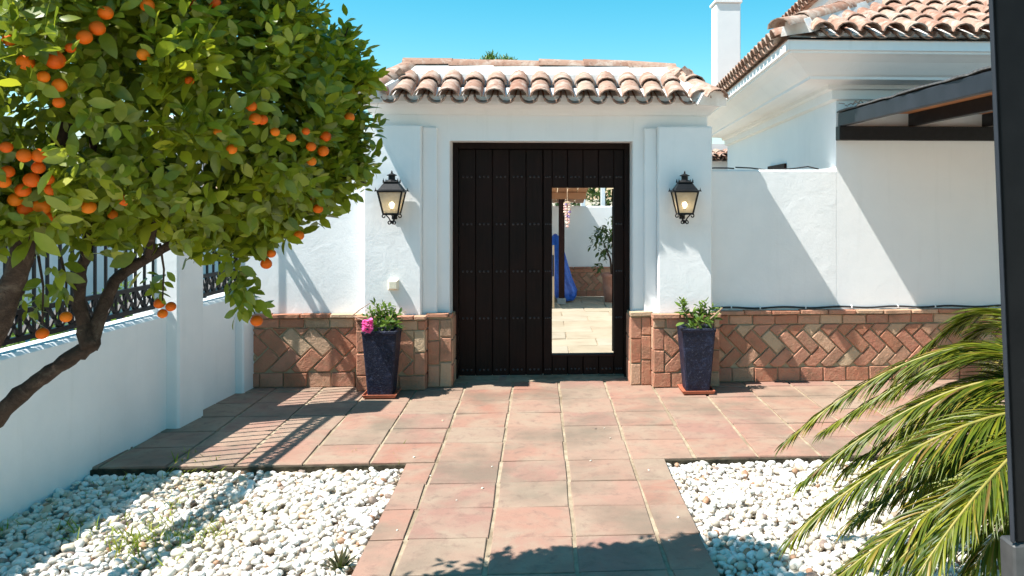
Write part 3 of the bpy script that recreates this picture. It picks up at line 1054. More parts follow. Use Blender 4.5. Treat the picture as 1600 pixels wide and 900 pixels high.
# ------------------------------------------------------------------ wall lanterns
def lantern(x, z, label):
    yf = YP
    yc = yf - 0.165                            # axis of the lantern
    root = thing("wall_lantern", (x, yf, z), label, "lantern", "lit iron lanterns on the gatehouse pilasters")
    zt, zb = z + 0.115, z - 0.105             # glass body
    ht, hb = 0.118, 0.072
    fr = MB()
    for sx in (-1, 1):
        for sy in (-1, 1):
            fr.bar((x + sx * hb, yc + sy * hb, zb), (x + sx * ht, yc + sy * ht, zt), 0.016, 0.016)
    for hh, zz, t in ((ht + 0.008, zt, 0.014), (hb + 0.008, zb, 0.014)):
        fr.box(x - hh, x + hh, yc - hh, yc - hh + 0.018, zz - t / 2, zz + t / 2)
        fr.box(x - hh, x + hh, yc + hh - 0.018, yc + hh, zz - t / 2, zz + t / 2)
        fr.box(x - hh, x - hh + 0.018, yc - hh + 0.018, yc + hh - 0.018, zz - t / 2, zz + t / 2)
        fr.box(x + hh - 0.018, x + hh, yc - hh + 0.018, yc + hh - 0.018, zz - t / 2, zz + t / 2)
    fr.box(x - hb, x + hb, yc - hb, yc + hb, zb - 0.013, zb - 0.007)
    fr.obj("frame", "black_iron", root)
    for k in range(4):
        c, s = [(1, 0), (0, 1), (-1, 0), (0, -1)][k]
        px_, py_ = -s, c
        v = []
        for (h, zz) in ((hb - 0.003, zb + 0.006), (ht - 0.003, zt - 0.006)):
            for q in (-1, 1):
                v.append((x + c * h + px_ * q * (h - 0.006), yc + s * h + py_ * q * (h - 0.006), zz))
        w_ = [(p[0] - c * 0.003, p[1] - s * 0.003, p[2]) for p in v]
        MB().add(v + w_, [(0, 1, 3, 2), (4, 6, 7, 5), (0, 4, 5, 1), (1, 5, 7, 3), (3, 7, 6, 2), (2, 6, 4, 0)]).obj("glass_pane", "lamp_glass", root)
    rf = MB()
    h0, h1 = ht + 0.028, 0.068
    z0, z1 = zt + 0.008, zt + 0.088
    v = [(x + sx * h, yc + sy * h, zz) for (h, zz) in ((h0, z0 - 0.006), (h0, z0), (ht - 0.004, z0 + 0.012), (h1, z1)) for (sx, sy) in ((-1, -1), (1, -1), (1, 1), (-1, 1))]
    f = [(3, 2, 1, 0), (12, 13, 14, 15)]
    for r_ in range(3):
        f += [(r_ * 4 + k, r_ * 4 + (k + 1) % 4, r_ * 4 + 4 + (k + 1) % 4, r_ * 4 + 4 + k) for k in range(4)]
    rf.add(v, f)
    rf.cbox(x - 0.078, x + 0.078, yc - 0.078, yc + 0.078, z1, z1 + 0.014, 0.003)
    rf.lathe([(0.066, z1 + 0.014), (0.05, z1 + 0.028), (0.034, z1 + 0.034), (0.034, z1 + 0.07), (0.05, z1 + 0.072), (0.052, z1 + 0.078), (0.02, z1 + 0.092), (0.008, z1 + 0.098), (0.010, z1 + 0.108), (0.002, z1 + 0.125)], x, yc, 12)
    for sx in (-1, 1):
        for sy in (-1, 1):
            rf.lathe([(0.006, z1 + 0.012), (0.009, z1 + 0.022), (0.004, z1 + 0.03), (0.001, z1 + 0.045)], x + sx * 0.07, yc + sy * 0.07, 6)
            rf.lathe([(0.006, z0 - 0.004), (0.009, z0 + 0.006), (0.004, z0 + 0.014), (0.001, z0 + 0.032)], x + sx * (h0 - 0.012), yc + sy * (h0 - 0.012), 6)
    rf.obj("lantern_roof", "black_iron", root)
    MB().lathe([(0.004, zb + 0.050), (0.012, zb + 0.053), (0.015, zb + 0.06), (0.022, zb + 0.072), (0.028, zb + 0.088), (0.026, zb + 0.103), (0.014, zb + 0.116), (0.002, zb + 0.12)], x, yc, 14).obj("bulb", "lit_bulb", root, smooth=True)
    MB().lathe([(0.03, zb - 0.005), (0.03, zb + 0.006), (0.016, zb + 0.01), (0.016, zb + 0.05), (0.004, zb + 0.052)], x, yc, 12).obj("bulb_holder", "grey_metal", root)
    br = MB()

    def scroll(sx):
        pts = []
        for k in range(9):
            tt = k / 8
            pts.append((x + sx * (0.012 + 0.055 * (tt ** 1.3)), yc, zb - 0.082 + 0.075 * tt ** 0.75))
        c = Vector((x + sx * 0.077, yc, zb - 0.026))
        for k in range(10):
            a = R(90 - 33 * k)
            r_ = 0.022 * (1 - k / 14)
            pts.append((c.x + sx * r_ * math.cos(a) * 1.0, yc, c.z + r_ * math.sin(a)))
        br.tube(pts, 0.0062, 6)
        pts = []
        c = Vector((x + sx * 0.021, yc, zb - 0.092))
        for k in range(11):
            a = R(120 - 33 * k)
            r_ = 0.021 * (1 - k / 15)
            pts.append((c.x + sx * r_ * math.cos(a), yc, c.z + r_ * math.sin(a)))
        br.tube(pts, 0.0062, 6)
    scroll(-1); scroll(1)
    br.lathe([(0.006, zb - 0.10), (0.016, zb - 0.088), (0.016, zb - 0.078), (0.006, zb - 0.068)], x, yc, 8)
    br.tube([(x, yc, zb - 0.085), (x, yc + 0.05, zb - 0.10), (x, yf - 0.04, zb - 0.07), (x, yf - 0.012, zb + 0.0)], 0.009, 8)
    br.tube([(x, yc, zb - 0.012), (x, yc + 0.07, zb - 0.02), (x, yf - 0.012, zb + 0.03)], 0.009, 8)
    br.cbox(x - 0.028, x + 0.028, yf - 0.014, yf - 0.001, zb - 0.06, zb + 0.09, 0.003)
    br.obj("scroll_bracket", "black_iron", root, smooth=False)
    root.scale = (0.87, 0.87, 0.87)


LZ = W(0, 320, 7.33)[2] + 0.012
lantern(W(611.5, 0, 7.335)[0], LZ + 0.0, "black iron lantern left of the gate, lit, hanging above the small ivory wall box")
lantern(W(1070.5, 0, 7.335)[0], LZ + 0.0, "black iron lantern right of the gate, lit, on the pilaster beside the cabled garden wall")

# small ivory box on the left pilaster
bx, bz = W(614.5, 0, 7.47)[0], W(0, 448.5, 7.47)[2]
b = MB()
v = []
for (h, y) in ((0.045, YP - 0.002), (0.047, YP - 0.03), (0.030, YP - 0.062)):
    v += [(bx - h, y, bz - h), (bx + h, y, bz - h), (bx + h, y, bz + h), (bx - h, y, bz + h)]
b.add(v, [(3, 2, 1, 0), (8, 9, 10, 11)] + [(r_ * 4 + k, r_ * 4 + (k + 1) % 4, r_ * 4 + 4 + (k + 1) % 4, r_ * 4 + 4 + k) for r_ in (0, 1) for k in range(4)])
tag(b.obj("intercom_box", "ivory_plastic"), "small square ivory wall box on the left pilaster below the lantern", "wall box")

# ------------------------------------------------------------------ planters
def leaf_base(width=0.42, curl=0.18, fold=0.16):
    rows_ = [(0.0, 0.02), (0.28, 0.85), (0.55, 1.0), (0.8, 0.62)]
    v, f = [(0, 0, 0)], []
    for t_, wd in rows_[1:]:
        hw = width * 0.5 * wd
        z = -curl * t_ * t_
        v += [(-hw, t_, z + fold * hw), (0, t_, z), (hw, t_, z + fold * hw)]
    v.append((0, 1.0, -curl))
    f += [(0, 2, 1), (0, 3, 2)]
    for r_ in range(2):
        o = 1 + r_ * 3
        f += [(o, o + 1, o + 4, o + 3), (o + 1, o + 2, o + 5, o + 4)]
    f += [(7, 8, 10), (8, 9, 10)]
    return v, f


LV, LF = leaf_base()


def twig_leaves(P, D, n_leaf, length, spread=0.12, ang=(35, 70), rngs=rng):
    """leaves round twigs: P tips (N,3), D directions (N,3)"""
    pos, dirs, siz = [], [], []
    D = D / np.linalg.norm(D, axis=1, keepdims=True)
    for p, d in zip(P, D):
        a = np.cross(d, [0.3, 0.2, 1.0]); a /= np.linalg.norm(a)
        b_ = np.cross(d, a)
        ph = rngs.uniform(0, 6.28)
        for k in range(n_leaf):
            t_ = (k + 0.5) / n_leaf
            ph += 2.4
            an = math.radians(ang[1] + (ang[0] - ang[1]) * t_ + rngs.normal(0, 9))
            rd = a * math.cos(ph) + b_ * math.sin(ph)
            dd = d * math.cos(an) + rd * math.sin(an)
            pos.append(p - d * spread * (1 - t_) + rd * 0.004)
            dirs.append(dd)
            siz.append(length * rngs.uniform(0.5, 1.2) * (1.0 - 0.35 * t_))
    return np.array(pos), np.array(dirs), np.array(siz)


def leaf_mesh(name, P, D, Sz, mat, bv=None, bf=None, jit=0.9):
    M = frames(D, jit) * Sz[:, None, None]
    return np_mesh(name, LV if bv is None else bv, LF if bf is None else bf, M, P, mat, smooth=True)


def planter(x, label, slabel):
    y = 7.255
    root = thing("planter_pot", (x, y, 0.025), label, "planter", "tall blue pots flanking the gate")
    b = MB()
    h = 0.548
    lv = [(0.100, 0.0), (0.104, 0.01), (0.124, h * 0.5), (0.143, h - 0.03), (0.149, h - 0.02), (0.150, h - 0.004), (0.146, h), (0.122, h), (0.118, h - 0.01), (0.112, h - 0.06)]
    v, f = [], []
    for (r_, z) in lv:
        c = 0.012
        for (sx, sy) in ((-1, -1), (1, -1), (1, 1), (-1, 1)):
            p, q = ((sx * r_, sy * (r_ - c)), (sx * (r_ - c), sy * r_))
            if sx * sy > 0: q, p = p, q
            for t_ in (q, p):
                v.append((x + t_[0] + rnd.uniform(-0.0012, 0.0012), y + t_[1], 0.025 + z))
    n = 8
    for i in range(len(lv) - 1):
        f += [(i * n + k, i * n + (k + 1) % n, (i + 1) * n + (k + 1) % n, (i + 1) * n + k) for k in range(n)]
    f.append(tuple(range(n)))
    b.add(v, f)
    b.obj("pot", "blue_glaze", root)
    MB().box(x - 0.115, x + 0.115, y - 0.115, y + 0.115, 0.025 + h - 0.075, 0.025 + h - 0.05).obj("soil", "soil", root)
    s = MB()
    v, f = [], []
    lv = [(0.112, 0.004), (0.132, 0.012), (0.142, 0.038), (0.136, 0.040), (0.124, 0.020)]
    for (r_, z) in lv:
        v += [(x + sx * r_, y + sy * r_, z) for (sx, sy) in ((-1, -1), (1, -1), (1, 1), (-1, 1))]
    for i in range(len(lv) - 1):
        f += [(i * 4 + k, i * 4 + (k + 1) % 4, i * 4 + 4 + (k + 1) % 4, i * 4 + 4 + k) for k in range(4)]
    f += [(3, 2, 1, 0), (16, 17, 18, 19)]
    s.add(v, f)
    tag(s.obj("pot_saucer", "clay_saucer"), slabel, "saucer", "square clay saucers under the blue pots")
    return (x, y, 0.025 + h - 0.05)


pxl, pxr = W(597, 0, 7.255)[0], W(1087.5, 0, 7.255)[0]
A = planter(pxl, "tall tapered dark blue glazed pot left of the gate, holding a pink flowering bush", "square clay saucer under the left pot with the pink flower")
B = planter(pxr, "tall tapered dark blue glazed pot right of the gate, holding a flowerless shrub", "square clay saucer under the right pot with the flowerless shrub")


def bush(name, base, label, tips, mat, extra=None):
    root = thing(name, base, label, "potted plant", "plants growing in the tall blue pots")
    st = MB()
    base = Vector(base)
    Pn, Dn = [], []
    for (dx, dy, dz) in tips:
        tip = base + Vector((dx, dy, dz))
        r0 = base + Vector((dx * 0.18, dy * 0.18, 0))
        mid = r0.lerp(tip, 0.55) + Vector((rnd.uniform(-0.02, 0.02), rnd.uniform(-0.02, 0.02), 0.015))
        st.tube([r0, mid, tip], [0.005, 0.004, 0.002], 5)
        for t_ in (0.45, 0.62, 0.8, 1.0):
            p = mid.lerp(tip, (t_ - 0.45) / 0.55)
            d = (tip - mid).normalized() + Vector((rnd.uniform(-.9, .9), rnd.uniform(-.9, .9), rnd.uniform(-0.1, .6)))
            Pn.append(p + d.normalized() * 0.03); Dn.append(d)
    st.obj("stem", "green_stem", root)
    P, D, Z = twig_leaves(np.array(Pn), np.array(Dn), 6, 0.075, 0.05, (25, 75))
    me = leaf_mesh("foliage", P - np.array(base), D, Z, mat)
    place("foliage", me, base, root, "stuff")
    return root


tl = [(-0.10, -0.02, 0.20), (-0.06, 0.05, 0.24), (0.0, -0.03, 0.25), (0.04, 0.04, 0.22), (0.10, -0.02, 0.18), (0.13, 0.05, 0.16), (-0.13, 0.03, 0.14), (0.06, -0.09, 0.12), (-0.05, -0.09, 0.10), (0.14, -0.05, 0.10), (-0.02, 0.0, 0.18)]
rb = bush("flowering_bush", A, "small leafy bush with one pink flower in the left blue pot", tl, "shrub_leaf")
# the pink flower hanging over the rim
fx, fy, fz = W(574, 509, 7.06)
pos, dirs, siz = [], [], []
for k in range(70):
    t_ = k / 70
    zz = 0.055 - 0.11 * t_
    rr = 0.006 + 0.036 * math.sin(math.pi * min(1, t_ * 0.95 + 0.06)) ** 0.8
    a = k * 2.4
    pos.append((fx + rr * 0.5 * math.cos(a), fy + rr * 0.5 * math.sin(a), fz + zz))
    dirs.append((math.cos(a), math.sin(a), -0.5 + rng.uniform(-0.5, 0.7)))
    siz.append(0.034 * rng.uniform(0.7, 1.15))
PV, PFc = leaf_base(0.95, -0.25, 0.35)
me = leaf_mesh("flower", np.array(pos) - np.array(A), np.array(dirs), np.array(siz), "flower_pink", PV, PFc)
fl = place("flower", me, A, rb)
MB().tube([(fx, fy, fz + 0.055), (fx + 0.02, fy + 0.05, fz + 0.10), (A[0] - 0.04, A[1] - 0.05, A[2] + 0.03)], 0.004, 6).obj("flower_stalk", "green_stem", rb)
b = MB()
v = [A[0] - 0.06, A[1], A[2]]
q = [W(585, 512, 7.2), W(566, 500, 7.22), W(550, 494, 7.26), W(562, 484, 7.3), W(578, 474, 7.33)]
b.tube(q, [0.006, 0.006, 0.0055, 0.005, 0.003], 6)
b.obj("bare_branch", "bare_twig", rb)
tr_ = [(-0.13, 0.0, 0.26), (-0.11, 0.03, 0.23), (-0.02, 0.0, 0.16), (0.04, 0.02, 0.22), (0.09, 0.03, 0.24), (0.15, 0.05, 0.20), (0.19, 0.0, 0.15), (0.02, -0.08, 0.12), (0.09, -0.08, 0.12), (-0.06, -0.07, 0.06), (0.06, 0.06, 0.18)]
gs = bush("green_shrub", B, "leafy green shrub without flowers in the right blue pot", tr_, "shrub_leaf")
big = [((-0.12, -0.10, 0.10), 0.10, (-0.9, -0.6, -0.1)), ((-0.13, -0.04, 0.17), 0.08, (-1, -0.2, 0.3)), ((-0.02, -0.09, 0.08), 0.075, (0.1, -1, 0.4)), ((0.06, -0.1, 0.09), 0.075, (0.6, -0.9, 0.3)), ((0.12, -0.03, 0.12), 0.07, (0.8, -0.3, 0.6)), ((-0.05, -0.1, 0.03), 0.07, (-0.8, -0.7, 0.1))]
lm = np_mesh("broad_leaf", LV, LF, np.eye(3)[None] , np.zeros((1, 3)), "shrub_leaf", True)
for (o, s_, d) in big:
    ob = bpy.data.objects.new("broad_leaf", lm); COL.objects.link(ob); ob.parent = gs
    M = Matrix(frames(np.array([d], float), 0.5)[0].tolist()).to_4x4() @ Matrix.Diagonal((s_ * 1.35, s_, s_, 1))
    M.translation = Vector(o)
    ob.matrix_basis = M
q = [W(1090, 512, 7.2), W(1108, 500, 7.2), W(1121, 488, 7.2), W(1129, 481, 7.2)]
MB().tube(q, [0.006, 0.006, 0.006, 0.005], 6).obj("bare_branch", "bare_twig", gs)

# ------------------------------------------------------------------ left low wall, pilasters and iron fence
WA = R(5.0)
wdir = Vector((math.sin(WA), math.cos(WA), 0)); wn = Vector((math.cos(WA), -math.sin(WA), 0))
W0 = Vector((-2.62, 7.68, 0))                 # point of the panel face at the corner


def wp(s, o, z):
    """s metres along the wall from its far corner towards the viewer, o out of its face"""
    p = W0 - wdir * s + wn * o
    return (p.x, p.y, z)


def wbox(m, s0, s1, o0, o1, z0, z1, c=0.012):
    t_ = MB().cbox(s0, s1, o0, o1, z0, z1, c)
    m.add([wp(p[0], p[1], p[2]) for p in t_.v], t_.f)
    return m


lw = thing("low_wall", wp(2.5, -0.1, 0), "low white plastered wall with pilasters along the left side of the gravel", "wall")
wbox(MB(), -0.1, 6.5, -0.2, 0.0, -0.15, 0.845, 0.02).obj("wall_body", "white_stucco", lw)
for (s0, s1, o, h) in ((0.02, 0.26, 0.07, 0.865), (1.00, 1.38, 0.09, 2.30), (4.6, 5.0, 0.09, 2.30)):
    wbox(MB(), s0, s1, -0.26, o, -0.15, h, 0.015).obj("pilaster", "white_stucco", lw)


def fence(s0, s1, label):
    root = thing("iron_fence", wp((s0 + s1) / 2, -0.1, 0.85), label, "fence", "black iron fence panels on the low wall")
    zr = [0.895, 1.05, 1.83, 2.02]
    for z in zr:
        m = MB()
        m.bar(wp(s0, -0.1, z), wp(s1, -0.1, z), 0.030, 0.030)
        m.obj("rail", "black_iron", root)
    n = max(3, int(round((s1 - s0) / 0.115)))
    d = (s1 - s0) / n
    for i in range(n + 1):
        s_ = s0 + i * d
        MB().bar(wp(s_, -0.1, zr[0]), wp(s_, -0.1, zr[-1] + 0.0), 0.016, 0.016).obj("bar", "black_iron", root)
    for (za, zb) in ((zr[0], zr[1]), (zr[2], zr[3])):
        m = MB()
        for i in range(n):
            a, c = s0 + i * d, s0 + (i + 1) * d
            m.bar(wp(a, -0.1, za), wp(c, -0.1, zb), 0.018, 0.018)
            m.bar(wp(a, -0.1, zb), wp(c, -0.1, za), 0.018, 0.018)
        m.obj("lattice", "black_iron", root)


fence(0.02, 1.00, "short iron fence panel between the corner pilaster and the middle pilaster")
fence(1.38, 4.60, "long iron fence panel behind the orange tree's branches")

# ------------------------------------------------------------------ the house on the right
HC = Vector((2.75, 7.681))                      # corner
HA = R(4.4)
hd = Vector((math.sin(HA), math.cos(HA)))      # way the side wall runs back
house = thing("house", (4.5, 10.5, 0), "white house with clay tile roof, moulded cornice and chimney at the right", "house")
E = HC + hd * 6.95
b = MB()
b.prism([(HC.x, HC.y), (9.0, HC.y), (9.0, E.y), (E.x, E.y)], 2, -0.1, 2.80)
b.obj("wall", "smooth_stucco", house)
prof = [(0.0, 2.60), (0.05, 2.61), (0.055, 2.69), (0.10, 2.70), (0.105, 2.735), (0.16, 2.745), (0.33, 2.752), (0.335, 2.775),
        (0.36, 2.79), (0.40, 2.83), (0.46, 2.885), (0.52, 2.925), (0.56, 2.945), (0.56, 2.962), (0.585, 2.968), (0.585, 3.055), (-0.1, 3.055), (-0.1, 2.60)]
b = MB()
b.sweep([(E.x + 0.0, E.y), (HC.x, HC.y), (9.0, HC.y)], prof)
b.obj("cornice", "smooth_stucco", house, smooth=False)
# roof planes
sidein = Vector((hd.y, -hd.x))                 # inward normal of the side
OV = 0.60
EC = Vector((HC.x - OV * 1.0 + 0.0, HC.y - OV))
slope = 0.44
EZH = 3.07
# eave corner solved as the meeting of both eave lines
EC.x = HC.x - OV / hd.y + hd.x * (-OV) / hd.y
Ee = EC + hd * 7.6
b = MB()
D1 = 4.4
hipx = Vector((EC.x + D1 * (sidein.x + 0) + hd.x * D1 * 0, EC.y + D1))
hipd = Vector((1.0 + hd.x, 1.0, slope))
top = Vector((EC.x, EC.y, EZH)) + hipd * D1
b.add([(EC.x, EC.y, EZH), (9.5, EC.y, EZH), (9.5, top.y, top.z), tuple(top), (Ee.x, Ee.y, EZH), (Ee.x + (top.x - EC.x), Ee.y, top.z)],
      [(0, 1, 2, 3), (0, 3, 5, 4)])
b.add([(EC.x, EC.y, EZH - 0.02), (9.5, EC.y, EZH - 0.02), (9.5, Ee.y, EZH - 0.02), (Ee.x, Ee.y, EZH - 0.02)], [(0, 1, 2, 3)])
hroof = b.obj("roof", "roof_tile", house)


def hx(c):                                     # which side of the hip line
    t_ = (c.y - EC.y)
    return c.x - (EC.x + t_ * (1.0 + hd.x))


tile_plane(hroof, (EC.x + 0.0, EC.y, EZH), (1, 0, 0), (0, 1, slope), 14, lambda c: hx(c) > 0.12, pitch=0.205, nrow=8, course=0.36)
al = Vector((-hd.x, -hd.y, 0))
st = Vector((EC.x, EC.y, EZH)) + Vector((hd.x, hd.y, 0)) * 6.8
tile_plane(hroof, st, al, Vector((sidein.x, sidein.y, slope)), 34, lambda c: hx(c) < -0.12, pitch=0.2, nrow=2, course=0.36)
m = MB()
m.prism([(EC.y + 0.05, EZH + 0.02), (EC.y + 0.048, EZH + 0.05), (EC.y + 0.25, EZH + 0.135), (EC.y + 0.25, EZH + 0.10)], 0, EC.x + 0.3, 9.4)
m.obj("eave_mortar", "pale_mortar", hroof)
hd3 = hipd.normalized()
x = hd3.cross(Vector((0, 0, 1))).normalized(); n = x.cross(hd3)
m = MB()
v = []
for P in (Vector((EC.x, EC.y, EZH)) + hd3 * 0.16, Vector((EC.x, EC.y, EZH)) + hd3 * 5):
    for (o, h) in ((-0.15, 0.0), (-0.10, 0.12), (0.10, 0.12), (0.15, 0.0)):
        v.append(P + x * o + n * h)
m.add(v, [(k, (k + 1) % 4, 4 + (k + 1) % 4, 4 + k) for k in range(4)] + [(3, 2, 1, 0), (4, 5, 6, 7)])
m.obj("hip_mortar", "pale_mortar", hroof)
for k in range(9):
    put(RIDGE, "hip_tile", hroof, Vector((EC.x, EC.y, EZH)) + hd3 * (-0.10 + 0.37 * k) + n * 0.10, x, (hd3 - n * 0.05).normalized(), n, 0.02)
# upper storey behind the hip
UX, UY0, UY1, UZ = 3.42, 9.4, 12.9, 4.24
b = MB()
b.prism([(UX + 0.55, UY0 + .5), (9.0, UY0 + .5), (9.0, UY1 - .3), (UX + 0.72, UY1 - .3)], 2, 2.9, UZ - 0.1)
b.sweep([(UX + 0.74, UY1 - .3), (UX + 0.55, UY0 + .5), (9.0, UY0 + .5)], [(0.0, UZ - 0.45), (0.1, UZ - 0.42), (0.2, UZ - 0.3), (0.38, UZ - 0.2), (0.45, UZ - 0.12), (0.45, UZ), (-0.05, UZ), (-0.05, UZ - 0.45)])
b.obj("upper_storey", "smooth_stucco", house)
UR = MB()
UR.add([(UX, UY0, UZ), (9.4, UY0, UZ), (9.4, 11.2, UZ + 0.8), (UX + 1.9, 11.2, UZ + 0.8), (UX + 0.25, UY1, UZ), (9.4, UY1, UZ)], [(0, 1, 2, 3), (0, 3, 4), (4, 3, 2, 5), (0, 4, 5, 1)])
uroof = UR.obj("upper_roof", "roof_tile", house)
ud = Vector((0.25, UY1 - UY0, 0)).normalized()
tile_plane(uroof, (UX + 0.24, UY1 - 0.1, UZ), -ud, Vector((ud.y, -ud.x, 0.44)), 17, lambda c: True, pitch=0.2, nrow=1)
# chimney
cx_, cy_ = W(1134, 0, 14.0)[0], 14.0
hw = 0.205
ch = MB().cbox(cx_ - hw, cx_ + hw, cy_ - hw, cy_ + hw, 2.9, 4.93, 0.012).obj("chimney", "smooth_stucco", house)
MB().cbox(cx_ - hw - 0.025, cx_ + hw + 0.025, cy_ - hw - 0.025, cy_ + hw + 0.025, 4.932, 4.985, 0.008).obj("chimney_rim", "smooth_stucco", ch)
m = MB()
for k in (-1, 1):
    for q in (-1, 1):
        m.box(cx_ + k * 0.12 - 0.03, cx_ + k * 0.12 + 0.03, cy_ + q * 0.12 - 0.03, cy_ + q * 0.12 + 0.03, 4.985, 5.16)
m.box(cx_ - hw, cx_ + hw, cy_ - hw, cy_ + hw, 5.16, 5.21)
m.obj("chimney_cap", "black_iron", ch)
# a window low on the side wall, mostly behind the garden wall
b = MB()
def hs(s, o, z):
    p = HC + hd * s - sidein * o
    return (p.x, p.y, z)
wv = []
for (s, z) in ((2.13, 0.95), (3.15, 0.95), (3.15, 2.10), (2.13, 2.10)):
    wv.append((s, z))
v = [hs(s, 0.004, z) for s, z in wv] + [hs(s, 0.004, z) for s, z in ((2.2, 1.02), (3.08, 1.02), (3.08, 2.03), (2.2, 2.03))]
v += [hs(s, 0.03, z) for s, z in wv] + [hs(s, 0.03, z) for s, z in ((2.2, 1.02), (3.08, 1.02), (3.08, 2.03), (2.2, 2.03))]
f = []
for k in range(4):
    k2 = (k + 1) % 4
    f += [(8 + k, 8 + k2, 12 + k2, 12 + k), (k, k2, 8 + k2, 8 + k), (4 + k, 12 + k, 12 + k2, 4 + k2)]
b.add(v, f)
win = b.obj("window", "red_brown_wood", house)
b = MB(); b.add([hs(s, 0.010, z) for s, z in ((2.2, 1.02), (3.08, 1.02), (3.08, 2.03), (2.2, 2.03))], [(0, 1, 2, 3)])
b.obj("pane", "dark_glass", win)

# low annex behind the far end of the house
an = thing("annex", (3.6, 15.6, 0), "small white annex with a tiled edge seen past the far end of the house", "building")
MB().box(2.9, 6.0, 15.2, 17.0, -0.5, 2.36).obj("wall", "smooth_stucco", an)
MB().box(3.05, 6.0, 15.9, 17.0, 2.36, 2.72).obj("upper_wall", "smooth_stucco", an)
ar = MB().add([(2.8, 15.05, 2.36), (6.1, 15.05, 2.46), (6.1, 15.95, 2.6), (2.8, 15.95, 2.5)], [(0, 1, 2, 3)]).obj("roof", "roof_tile", an)
tile_plane(ar, (2.85, 15.05, 2.34), (1, 0, 0.05), (0, 1, 0.2), 8, lambda c: True, pitch=0.19, nrow=2)

# ------------------------------------------------------------------ canopy on the right
cpy = thing("canopy", (3.6, 7.6, 2.3), "black steel canopy with boarded ceiling projecting from the house wall at right", "canopy")
MB().cbox(2.735, 6.0, 7.55, 7.655, 2.225, 2.352, 0.004).obj("wall_beam", "black_iron", cpy)
MB().cbox(2.745, 2.80, 3.4, 7.62, 2.353, 2.475, 0.004).obj("side_beam", "slate_paint", cpy)
MB().cbox(3.40, 3.46, 3.4, 7.60, 2.357, 2.470, 0.004).obj("rafter", "black_iron", cpy)
MB().cbox(4.10, 4.16, 3.4, 7.60, 2.357, 2.470, 0.004).obj("rafter", "black_iron", cpy)
MB().cbox(4.80, 4.86, 3.4, 7.60, 2.357, 2.470, 0.004).obj("rafter", "black_iron", cpy)
for k in range(42):
    y0 = 3.4 + k * 0.1
    MB().box(2.802, 6.0, y0 + 0.003, y0 + 0.098, 2.471, 2.489).obj("ceiling_board", "canopy_wood", cpy)
b = MB()
npt = 46
top_ = []
v, f = [], []
for i in range(npt):
    y = 3.35 + i * (7.655 - 3.35) / (npt - 1)
    xo = 2.735 + rnd.uniform(-0.012, 0.012)
    zt = 2.497 + rnd.uniform(-0.004, 0.008)
    v += [(xo, y, zt - 0.012), (xo, y, zt), (6.02, y, 2.50), (6.02, y, 2.49)]
for i in range(npt - 1):
    f += [(i * 4 + k, i * 4 + (k + 1) % 4, i * 4 + 4 + (k + 1) % 4, i * 4 + 4 + k) for k in range(4)]
f += [(3, 2, 1, 0), tuple((npt - 1) * 4 + k for k in range(4))]
b.add(v, f)
b.obj("felt_roof", "roof_felt", cpy)
# twigs lying on its corner
m = MB()
for k in range(16):
    a = Vector((2.78 + rnd.uniform(0, 0.3), 7.35 + rnd.uniform(-0.15, 0.25), 2.507 + rnd.uniform(0, 0.05)))
    d = Vector((rnd.uniform(-0.14, 0.14), rnd.uniform(-0.12, 0.12), rnd.uniform(-0.01, 0.04)))
    m.tube([a, a + d * 0.5 + Vector((0, 0, rnd.uniform(0, 0.03))), a + d], 0.004, 5)
tag(m.obj("fallen_twigs", "bare_twig"), "tangle of fallen twigs lying on the near-wall corner of the canopy roof", "twigs")

# ------------------------------------------------------------------ cables
def cable(pts, r, label, group=None):
    m = MB().tube(pts, r, 6)
    return m


pts = []
for i in range(40):
    x_ = 1.60 + i * 0.075
    pts.append((x_, YW - 0.012 - 0.002 * math.sin(i * 1.7), 0.676 + 0.006 * math.sin(i * 0.9)))
root = thing("cable", (1.6, YW - 0.01, 0.676), "black cable clipped along the top of the right brick plinth", "cable")
MB().tube(pts, 0.009, 6).obj("sheath", "black_rubber", root, smooth=True)
for px_ in (1142, 1187, 1258, 1330, 1402, 1460):
    X = W(px_, 0, YW)[0]
    MB().cbox(X - 0.006, X + 0.006, YW - 0.026, YW + 0.001, 0.664, 0.69, 0.002).obj("clip", "white_plastic", root)
pts = [W(1150, 262, 7.72), W(1175, 263, 7.72), W(1200, 266, 7.71), W(1240, 264, 7.72), W(1262, 261, 7.73), W(1278, 265, 7.74)]
pts = [(p[0], 7.74 + 0.02 * math.sin(i), p[2] + 0.004) for i, p in enumerate(pts)]
tag(MB().tube(pts, 0.007, 6).obj("cable", "black_rubber", smooth=True), "long loose black cable arching over the top of the right garden wall", "cable")
pts = [(1.52, 7.76, 1.968), (1.62, 7.74, 1.972), (1.74, 7.75, 1.972), (1.80, 7.73, 1.966)]
tag(MB().tube(pts, 0.007, 6).obj("cable", "black_rubber", smooth=True), "short grey-black cable end on the garden wall top beside the gatehouse", "cable")

# ------------------------------------------------------------------ black post close on the right
pp = thing("gate_post", (0.9, 1.5, -0.1), "tall black steel post close to the viewer at the right edge, with a grey socket", "post")
def slant(x0, x1, y0, y1, z0, z1, name, mat):
    k = 0.046 / 1.1                            # leans: lower end further right
    m = MB().cbox(x0, x1, y0, y1, z0, z1, 0.004)
    m.v = [(p[0] + (1.98 - p[2]) * k, p[1], p[2]) for p in m.v]
    return m.obj(name, mat, pp)
xe = W(1550, 0, 1.5)[0]
slant(xe, xe + 0.008, 1.4995, 1.51, 1.06, 2.45, "edge_flange", "slate_paint")
slant(xe + 0.0085, xe + 0.10, 1.503, 1.515, 1.06, 2.45, "post_face", "black_paint")
slant(xe + 0.002, xe + 0.10, 1.50, 1.55, -0.1, 1.058, "socket", "grey_metal")

